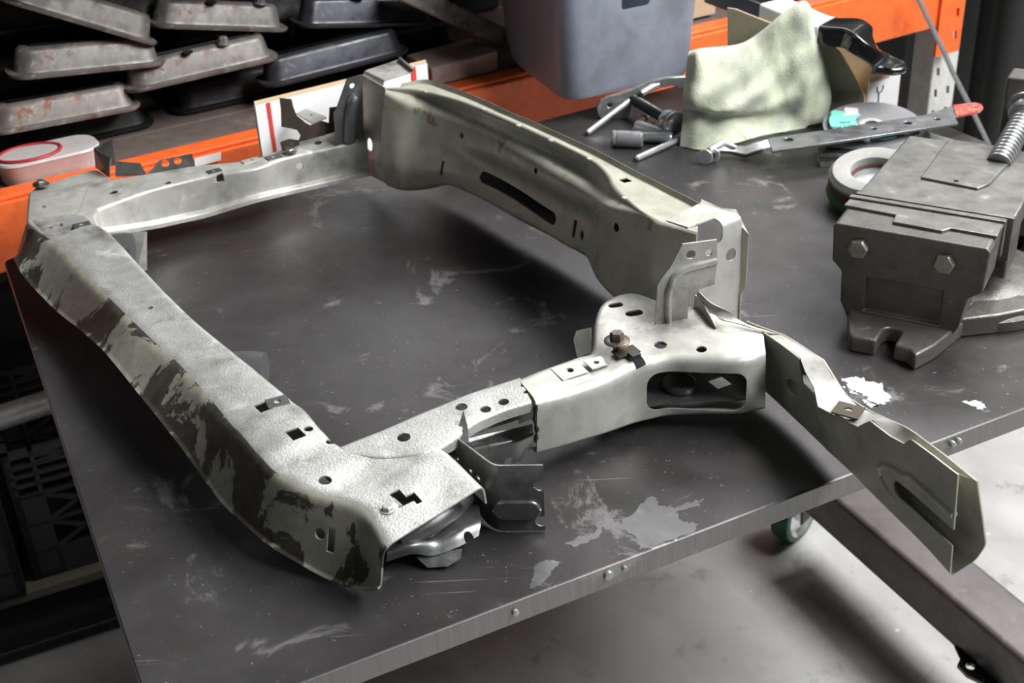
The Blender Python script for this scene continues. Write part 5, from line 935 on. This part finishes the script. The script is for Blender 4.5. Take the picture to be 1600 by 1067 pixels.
# fillers further back that carry the others, near black for the shade in the gaps
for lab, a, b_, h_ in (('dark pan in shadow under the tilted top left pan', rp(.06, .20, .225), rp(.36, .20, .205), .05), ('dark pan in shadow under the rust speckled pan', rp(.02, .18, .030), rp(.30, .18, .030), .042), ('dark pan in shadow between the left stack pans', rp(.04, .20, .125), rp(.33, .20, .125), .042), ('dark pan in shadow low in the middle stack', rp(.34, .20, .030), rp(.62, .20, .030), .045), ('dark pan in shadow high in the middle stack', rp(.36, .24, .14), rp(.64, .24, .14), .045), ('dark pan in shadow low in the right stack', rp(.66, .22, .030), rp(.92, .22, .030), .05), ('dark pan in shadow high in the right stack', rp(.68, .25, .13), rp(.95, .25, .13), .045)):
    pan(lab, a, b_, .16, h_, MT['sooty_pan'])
for lab, s_, w_, h_ in (('black storage crate in the dark at the back left of the rack', -.12, .40, .40), ('black storage crate in the dark behind the middle stack of pans', .36, .46, .40), ('black storage crate in the dark behind the right stack of pans', .88, .48, .40)):
    m = M(); c = rp(s_, .62, .024 + h_ / 2); m.box(c, (w_, .40, h_), RR); tag(obj('storage_crate', m, MT.setdefault('sooty', plain('sooty_black_plastic', (.010, .010, .010), 0, .7)), loc=tuple(rp(s_, .62, .024)), bevel=.01), lab, 'crate', 'black crates at the back of the rack')  # boxes added to keep light off the back of the deck
# leaning pale channel and wooden block beside the bin
m = M(); a, b_ = Vector((-0.1560, 2.2221, 1.0764)), Vector((0.0197, 2.3223, 0.9515)); x = (b_ - a).normalized(); y = (RY - x * RY.dot(x)).normalized(); z = x.cross(y)
m.prism([a - z * .018, a + z * .018, a + z * .018 + y * .045, a - z * .018 + y * .045], b_ - a); tag(obj('steel_channel', m, MT['pan_grey'], loc=tuple(a), bevel=.004), 'grey steel channel leaning diagonally against the grey plastic bin', 'steel channel')
m = M(); q = [Vector((-0.1174, 2.2038, 0.9085)), Vector((0.0002, 2.2709, 0.9097)), Vector((0.0021, 2.2720, 0.9475)), Vector((-0.1171, 2.2040, 0.9425))]; m.prism(q, RY * .10); tag(obj('timber_block', m, worn('pinkish_timber', (.42, .32, .28), (.25, .19, .16), (.52, .44, .40), 0, .8, 14), loc=tuple(q[0]), bevel=.003), 'short pinkish timber block between the white box and grey bin', 'wood block')
# clear tub with red rim
tb0 = Vector((-0.7126, 1.9046, 0.8876)); tb0.z = TZ + .024; tub = thing('plastic_tub', 'low clear plastic tub with a red ringed lid at left end of the rack', 'tub', tb0)
MT['clear'] = worn('cloudy_clear_plastic', (.52, .49, .48), (.42, .38, .37), (.62, .60, .60), 0, .25, 8)
def oval(L_, W_, r_, z): return [RX * p.x + RY * p.y + RZ * z for p in rounded([Vector((-L_, -W_, 0)), Vector((L_, -W_, 0)), Vector((L_, W_, 0)), Vector((-L_, W_, 0))], r_, 8)]
m = M(); v = []; f = []; rs = [oval(.074, .036, .034, 0), oval(.076, .038, .036, .004), oval(.078, .04, .038, .030), oval(.080, .042, .04, .033), oval(.078, .040, .038, .036)]; n = len(rs[0])
for r_ in rs: v += r_
for i in range(len(rs) - 1):
    for k in range(n): f.append([i * n + k, i * n + (k + 1) % n, (i + 1) * n + (k + 1) % n, (i + 1) * n + k])
f += [list(range(n))[::-1], list(range((len(rs) - 1) * n, len(rs) * n))]; m.add(v, f); obj('tub_body', m, MT['clear'], tub, local=True)
m = M(); pts = [RX * (-.026 + .048 * math.cos(k * math.pi / 20)) + RY * (.034 * math.sin(k * math.pi / 20)) + RZ * .038 for k in range(41)]; m.tube(pts, .0030, 8); obj('red_rim', m, plain('dull_red_rim', (.36, .022, .03), 0, .45), tub, local=True)
m = M(); m.prism([p - RZ * .002 for p in pts[:-1]], RZ * .002); obj('lid', m, MT['clear'], tub, local=True)
# grey-blue plastic bin
MT['bin'] = worn('blue_grey_bin_plastic', (.29, .325, .39), (.19, .20, .225), (.36, .39, .44), 0, .38, 6, .38, .66, rust=(.69, (.50, .45, .36)))
bo = Vector((0.1103, 2.0473, 0.9160)); bin_ = thing('plastic_bin', 'blue grey plastic storage bin with hand hole, overhanging the orange beam', 'bin', bo)
ux = (Vector((0.3203, 2.1527, 0.9160)) - bo).normalized(); uy = (Vector((0.0222, 2.3001, 0.9160)) - bo).normalized()
def brr(ins, z, r_=.042): return rounded([(ux + uy) * ins + RZ * z, ux * (.262 - ins) + uy * ins + RZ * z, ux * (.262 - ins) + uy * (.30 - ins) + RZ * z, ux * ins + uy * (.30 - ins) + RZ * z], r_, 6)
rs = [brr(.016, 0), brr(.004, .004), brr(0, .014), brr(-.012, .200), brr(-.014, .212), brr(-.024, .218), brr(-.028, .300), brr(-.025, .300), brr(-.012, .21), brr(.004, .02), brr(.02, .012)]
m = M(); v = []; f = []; n = len(rs[0])
for r_ in rs: v += r_
for i in range(len(rs) - 1):
    for k in range(n): f.append([i * n + k, i * n + (k + 1) % n, (i + 1) * n + (k + 1) % n, (i + 1) * n + k])
f += [list(range(n))[::-1], list(range((len(rs) - 1) * n, len(rs) * n))]; m.add(v, f); bo_ = obj('bin_body', m, MT['bin'], bin_, local=True, ang=40)
bpy.context.view_layer.update()
nb_ = uy.cross(RZ).normalized(); fnrm = ux.cross(RZ)
cm = M(); hole(cm, ux * .135 - uy * .02 + RZ * .158, fnrm, shape('rr', .055, .026), ux, .03); cutl(bo_, cm)
# bits on the deck right of the bin
m = M(); m.box(rp(1.36, .14, .075), (.14, .10, .09), RR); tag(obj('carton', m, MT['card'], loc=tuple(rp(1.36, .14, .03))), 'plain brown carton on the rack deck between bin and black arm', 'box')
m = M(); m.box(rp(1.66, .10, .065), (.12, .09, .07), RR); tag(obj('blue_case', m, plain('blue_plastic', (.03, .10, .55), 0, .35), loc=tuple(rp(1.66, .10, .03)), bevel=.006), 'small bright blue plastic case standing on the orange beam', 'case')
# thin rod hanging down from the rack
rd0, rd1 = Vector((0.8855, 2.6666, 0.8976)), Vector((1.0738, 2.7740, 0.6049)); m = M(); m.tube([rd0, rd0.lerp(rd1, .5), rd0.lerp(rd1, .68) - RX * .003, rd1, rd1 + (rd1 - rd0) * 1.2], .0055, 10); tag(obj('steel_rod', m, MT['gun'], loc=(rd1.x, rd1.y, 0)), 'thin grey rod leaning across the right end of the orange beam', 'rod')

# white printed box standing between frame and rack
wb = thing('white_carton', 'white printed carton with red stripes standing behind the far corner of frame', 'box', (-0.2716, 1.9185, 0.8800))
wa, wbq = Vector((-0.3687, 1.8587, 0.8800)), Vector((-0.1145, 2.0200, 0.8800)); ta_, tb_2 = Vector((-0.3659, 1.8593, 0.9968)), Vector((-0.1128, 2.0201, 1.0241))
m = M(); wy = (wbq - wa).normalized(); wn2 = Vector((-.22, .975, 0)) * .03; hz_ = (ta_.z + tb_2.z) / 2 - TZ
m.plate([wa, wbq, wbq + RZ * hz_, wa + RZ * hz_], .003); obj('front_panel', m, MT['white_card'], wb)
m = M(); m.plate([wa + wn2, wbq + wn2, wbq + wn2 + RZ * (hz_ - .03), wa + wn2 + RZ * (hz_ - .03)], .003); m.plate([wa + wn2, wa, wa + RZ * hz_, wa + wn2 + RZ * (hz_ - .03)], .003); m.plate([wbq + wn2, wbq, wbq + RZ * hz_, wbq + wn2 + RZ * (hz_ - .03)], .003); m.plate([wa, wbq, wbq + wn2, wa + wn2], .003); obj('carton_walls', m, MT['card'], wb)
m = M(); m.plate([wa + RZ * hz_, wbq + RZ * hz_, wbq + wn2 * .28 + RZ * (hz_ + .003), wa + wn2 * .28 + RZ * (hz_ + .003)], .002); obj('top_flap', m, MT['card'], wb)
def wq(f_, g_): return wa + (wbq - wa) * f_ + RZ * hz_ * g_ - wn2.normalized() * .0022
for a_, b_ in ((.062, .082), (.90, .93)):
    m = M(); m.plate([wq(a_, 0), wq(b_, 0), wq(b_, 1), wq(a_, 1)], .0008); obj('red_stripe', m, MT['red'], wb)

# ---------------------------------------------------------------- below the bench, left: crates, pallet, tube
pal = thing('pallet', 'weathered timber pallet under the black crate beside the bench', 'pallet', (-.95, 2.05, 0))
dirc = Vector((.106, .047, 0)).normalized(); dn_ = Vector((-dirc.y, dirc.x, 0)); RC = Matrix.Rotation(math.atan2(dirc.y, dirc.x), 3, 'Z'); K0 = Vector((-.9167, 1.8815, .1))
for k in range(5):
    m = M(); c = K0 + dirc * .12 + dn_ * (.02 + k * .11); m.box((c.x, c.y, .089), (1.1, .095, .02), RC); obj('deck_plank', m, worn('pallet_plank%d' % k, (.27, .24, .19), (.14, .12, .09), (.36, .33, .28), 0, .8, 8) if k == 0 else MT['pp'], pal) if False else obj('deck_plank', m, MT.setdefault('pp', worn('pallet_plank', (.27, .24, .19), (.14, .12, .09), (.36, .33, .28), 0, .8, 8)), pal, bevel=.002)
for k in (-1, 1):
    m = M(); c = K0 + dirc * (.12 + .45 * k) + dn_ * .24; m.box((c.x, c.y, .039), (.05, .54, .078), RC); obj('bearer', m, MT['pp'], pal)
m = M(); c = K0 + dirc * .12 - dn_ * .075; m.box((c.x, c.y, .045), (1.1, .03, .03), RC); tag(obj('black_bar', m, MT['bench_leg'], loc=(c.x, c.y, .03)), 'black steel bar along the front of the timber pallet', 'steel bar')
def crate(label, o0, yaw, W_=.33, Dp_=.33, H_=.28):
    cr_ = thing('milk_crate', label, 'crate', o0, (0, 0, yaw), 'black plastic crates beside the bench')
    def wall(o, ux, uy_, W__):
        m = M(); t = .014
        def b(x0, z0, x1, z1, dd=t):
            c_ = o + ux * (x0 + x1) / 2 + RZ * (z0 + z1) / 2 + uy_ * dd / 2; L__ = math.hypot(x1 - x0, z1 - z0)
            return c_
        def hb(z0, z1, x0=0, x1=None, dd=t): x1 = W__ if x1 is None else x1; c_ = o + ux * (x0 + x1) / 2 + RZ * (z0 + z1) / 2 + uy_ * dd / 2; rot = Matrix((ux, uy_, RZ)).transposed(); m.box(c_, (x1 - x0, dd, z1 - z0), rot)
        def diag(x0, z0, x1, z1, w=.004, dd=.012):
            p, q_ = o + ux * x0 + RZ * z0, o + ux * x1 + RZ * z1; d_ = (q_ - p).normalized(); s_ = d_.cross(uy_).normalized() * w; m.prism([p - s_, q_ - s_, q_ + s_, p + s_], uy_ * dd)
        hb(0, .012); hb(H_ - .012, H_); hb(.055, .062); hb(.118, .125); hb(.180, .187)
        for z_ in (.205, .225, .245): hb(z_, z_ + .007)
        for x_ in (0, .048, W__ / 2 - .004, W__ - .056, W__ - .008): hb(0, H_, x_, x_ + .008)
        hb(0, .19, 0, .048, .004); hb(0, .19, W__ - .048, W__, .004); hb(.012, .055, .05, W__ - .05, .004)
        for zb, zt in ((.062, .118), (.125, .180), (.251, H_ - .012)):
            for k in range(2):
                x0 = .056 + k * (W__ - .112) / 2; x1 = x0 + (W__ - .112) / 2; diag(x0, zb, x1, zt); diag(x0, zt, x1, zb)
        return m
    X_, Y_ = Vector((1, 0, 0)), Vector((0, 1, 0)); z = Vector((0, 0, 0))
    for nm, o, a, b_, w_ in (('side_wall', z, X_, Y_, W_), ('side_wall', Vector((W_, Dp_, 0)), -X_, -Y_, W_), ('side_wall', Vector((0, Dp_, 0)), -Y_, X_, Dp_), ('side_wall', Vector((W_, 0, 0)), Y_, -X_, Dp_)):
        obj(nm, wall(o, a, b_, w_), MT['plastic_black'], cr_, local=True, ang=30)
    m = M(); m.box((W_ / 2, Dp_ / 2, .006), (W_ - .03, Dp_ - .03, .008)); obj('base_plate', m, MT['plastic_black'], cr_, local=True); return cr_
yw = math.atan2(dirc.y, dirc.x)
crate('black lattice plastic crate on pallet, tucked under the bench edge', K0 + Vector((0, 0, .0)), yw)
crate('black plastic crate at the picture edge, left of the other crate', K0 - dirc * .35 - dn_ * .02, yw - .05)
m = M(); t0, t1 = Vector((-0.9836, 1.9142, 0.4225)), Vector((-0.7768, 2.0395, 0.4225)); dT = (t1 - t0).normalized(); m.ring([(.018, -.05), (.0225, -.05), (.0225, .42), (.018, .42)], t0, dT, 28); tag(obj('steel_tube', m, worn('dull_galvanised_tube', (.52, .52, .50), (.30, .30, .28), (.68, .68, .66), .4, .42, 14), loc=tuple(t0)), 'pale round steel tube lying across the tops of the crates', 'tube')
m = M(); c = K0 + dn_ * .56 + dirc * .05; m.box((c.x, c.y, .31), (.50, .32, .42), RC); tag(obj('dark_case', m, MT['plastic_black'], loc=(c.x, c.y, .1), bevel=.02), 'dark plastic case standing behind the pale tube and crates', 'case')

# ---------------------------------------------------------------- hoist leg on the floor at lower right
b0, b1 = Vector((0.5520, 1.8859, 0.1300)), Vector((0.7120, 1.5168, 0.1300)); dl_ = (b1 - b0).normalized(); nl_ = Vector((-dl_.y, dl_.x, 0)); 
if nl_.x < 0: nl_ = -nl_
leg_ = thing('hoist_leg', 'dark square steel leg of a floor hoist running under the bench corner', 'hoist leg', (*(b0 + dl_ * .4).xy, 0))
s_ = b0 - dl_ * .045; e_ = b0 + dl_ * 1.3
m = M(); cs = rounded([s_, s_ + nl_ * .098, s_ + nl_ * .098 + RZ * .092, s_ + RZ * .092], .012, 5); m.prism(cs, e_ - s_); obj('square_tube', m, worn('dark_mill_scale', (.165, .15, .15), (.11, .10, .10), (.22, .205, .205), .4, .42, 8), leg_, ang=40)
tp = b0 + dl_ * ((Vector((0.7069, 1.4985, 0.1300)) - b0).dot(dl_)); m = M(); pl2_ = [tp - dl_ * .05 + RZ * .004, tp + dl_ * .08 + RZ * .004, tp + dl_ * .04 - nl_ * .018 + RZ * .004, tp + dl_ * .012 - nl_ * .030 + RZ * .004, tp - dl_ * .012 - nl_ * .028 + RZ * .004, tp - dl_ * .022 - nl_ * .012 + RZ * .004]
m.prism(pl2_, RZ * .006); tgo = obj('pin_tab', m, MT['gloss_black'], leg_); cm = M(); hole(cm, tp - nl_ * .012 + RZ * .005, Z3, shape('c', .0075), (1, 0, 0), .02, tgo); cut(tgo, cm)
m = M(); ca = s_ + dl_ * .95 + nl_ * .05; ca.z = .0; m.ring([(.012, -.02), (.05, -.018), (.05, .018), (.012, .02)], ca + RZ * .05, nl_, 30); m.box(ca + RZ * .112, (.06, .06, .036)); obj('leg_castor', m, MT['gloss_black'], leg_)

# ---------------------------------------------------------------- dim machinery beyond the rack, right edge
for (px, r_, h_, lab, mt_) in ((2.36, .05, 2.1, 'dark steel post standing just right of the perforated upright', MT['bench_leg']),):
    m = M(); c = rp(px, .10, 0); m.lathe([(r_, 0), (r_, h_)], (c.x, c.y, 0), Z3, 24); tag(obj('steel_post', m, mt_, loc=(c.x, c.y, 0)), lab, 'post')
c = rp(2.62, .22, 0); m = M(); m.lathe([(.15, 0), (.15, 1.15), (.145, 1.17)], (c.x, c.y, 0), Z3, 40); dr = thing('steel_drum', 'tall dark drum with a dull red band at the right edge', 'drum', (c.x, c.y, 0)); obj('drum_body', m, MT['bench_leg'], dr)
m = M(); m.lathe([(.1515, 0), (.1515, .16)], (c.x, c.y, 1.0), Z3, 40); obj('red_band', m, plain('dull_red_paint', (.16, .022, .012), 0, .5), dr)
c = rp(3.0, .75, 0); m = M(); m.box((c.x, c.y, 1.05), (1.1, .5, 2.1), RR); tag(obj('steel_cabinet', m, plain('dark_cabinet_paint', (.035, .035, .036), .1, .5), loc=(c.x, c.y, 0), bevel=.01), 'dark steel cabinet beyond the right end of the rack', 'cabinet')
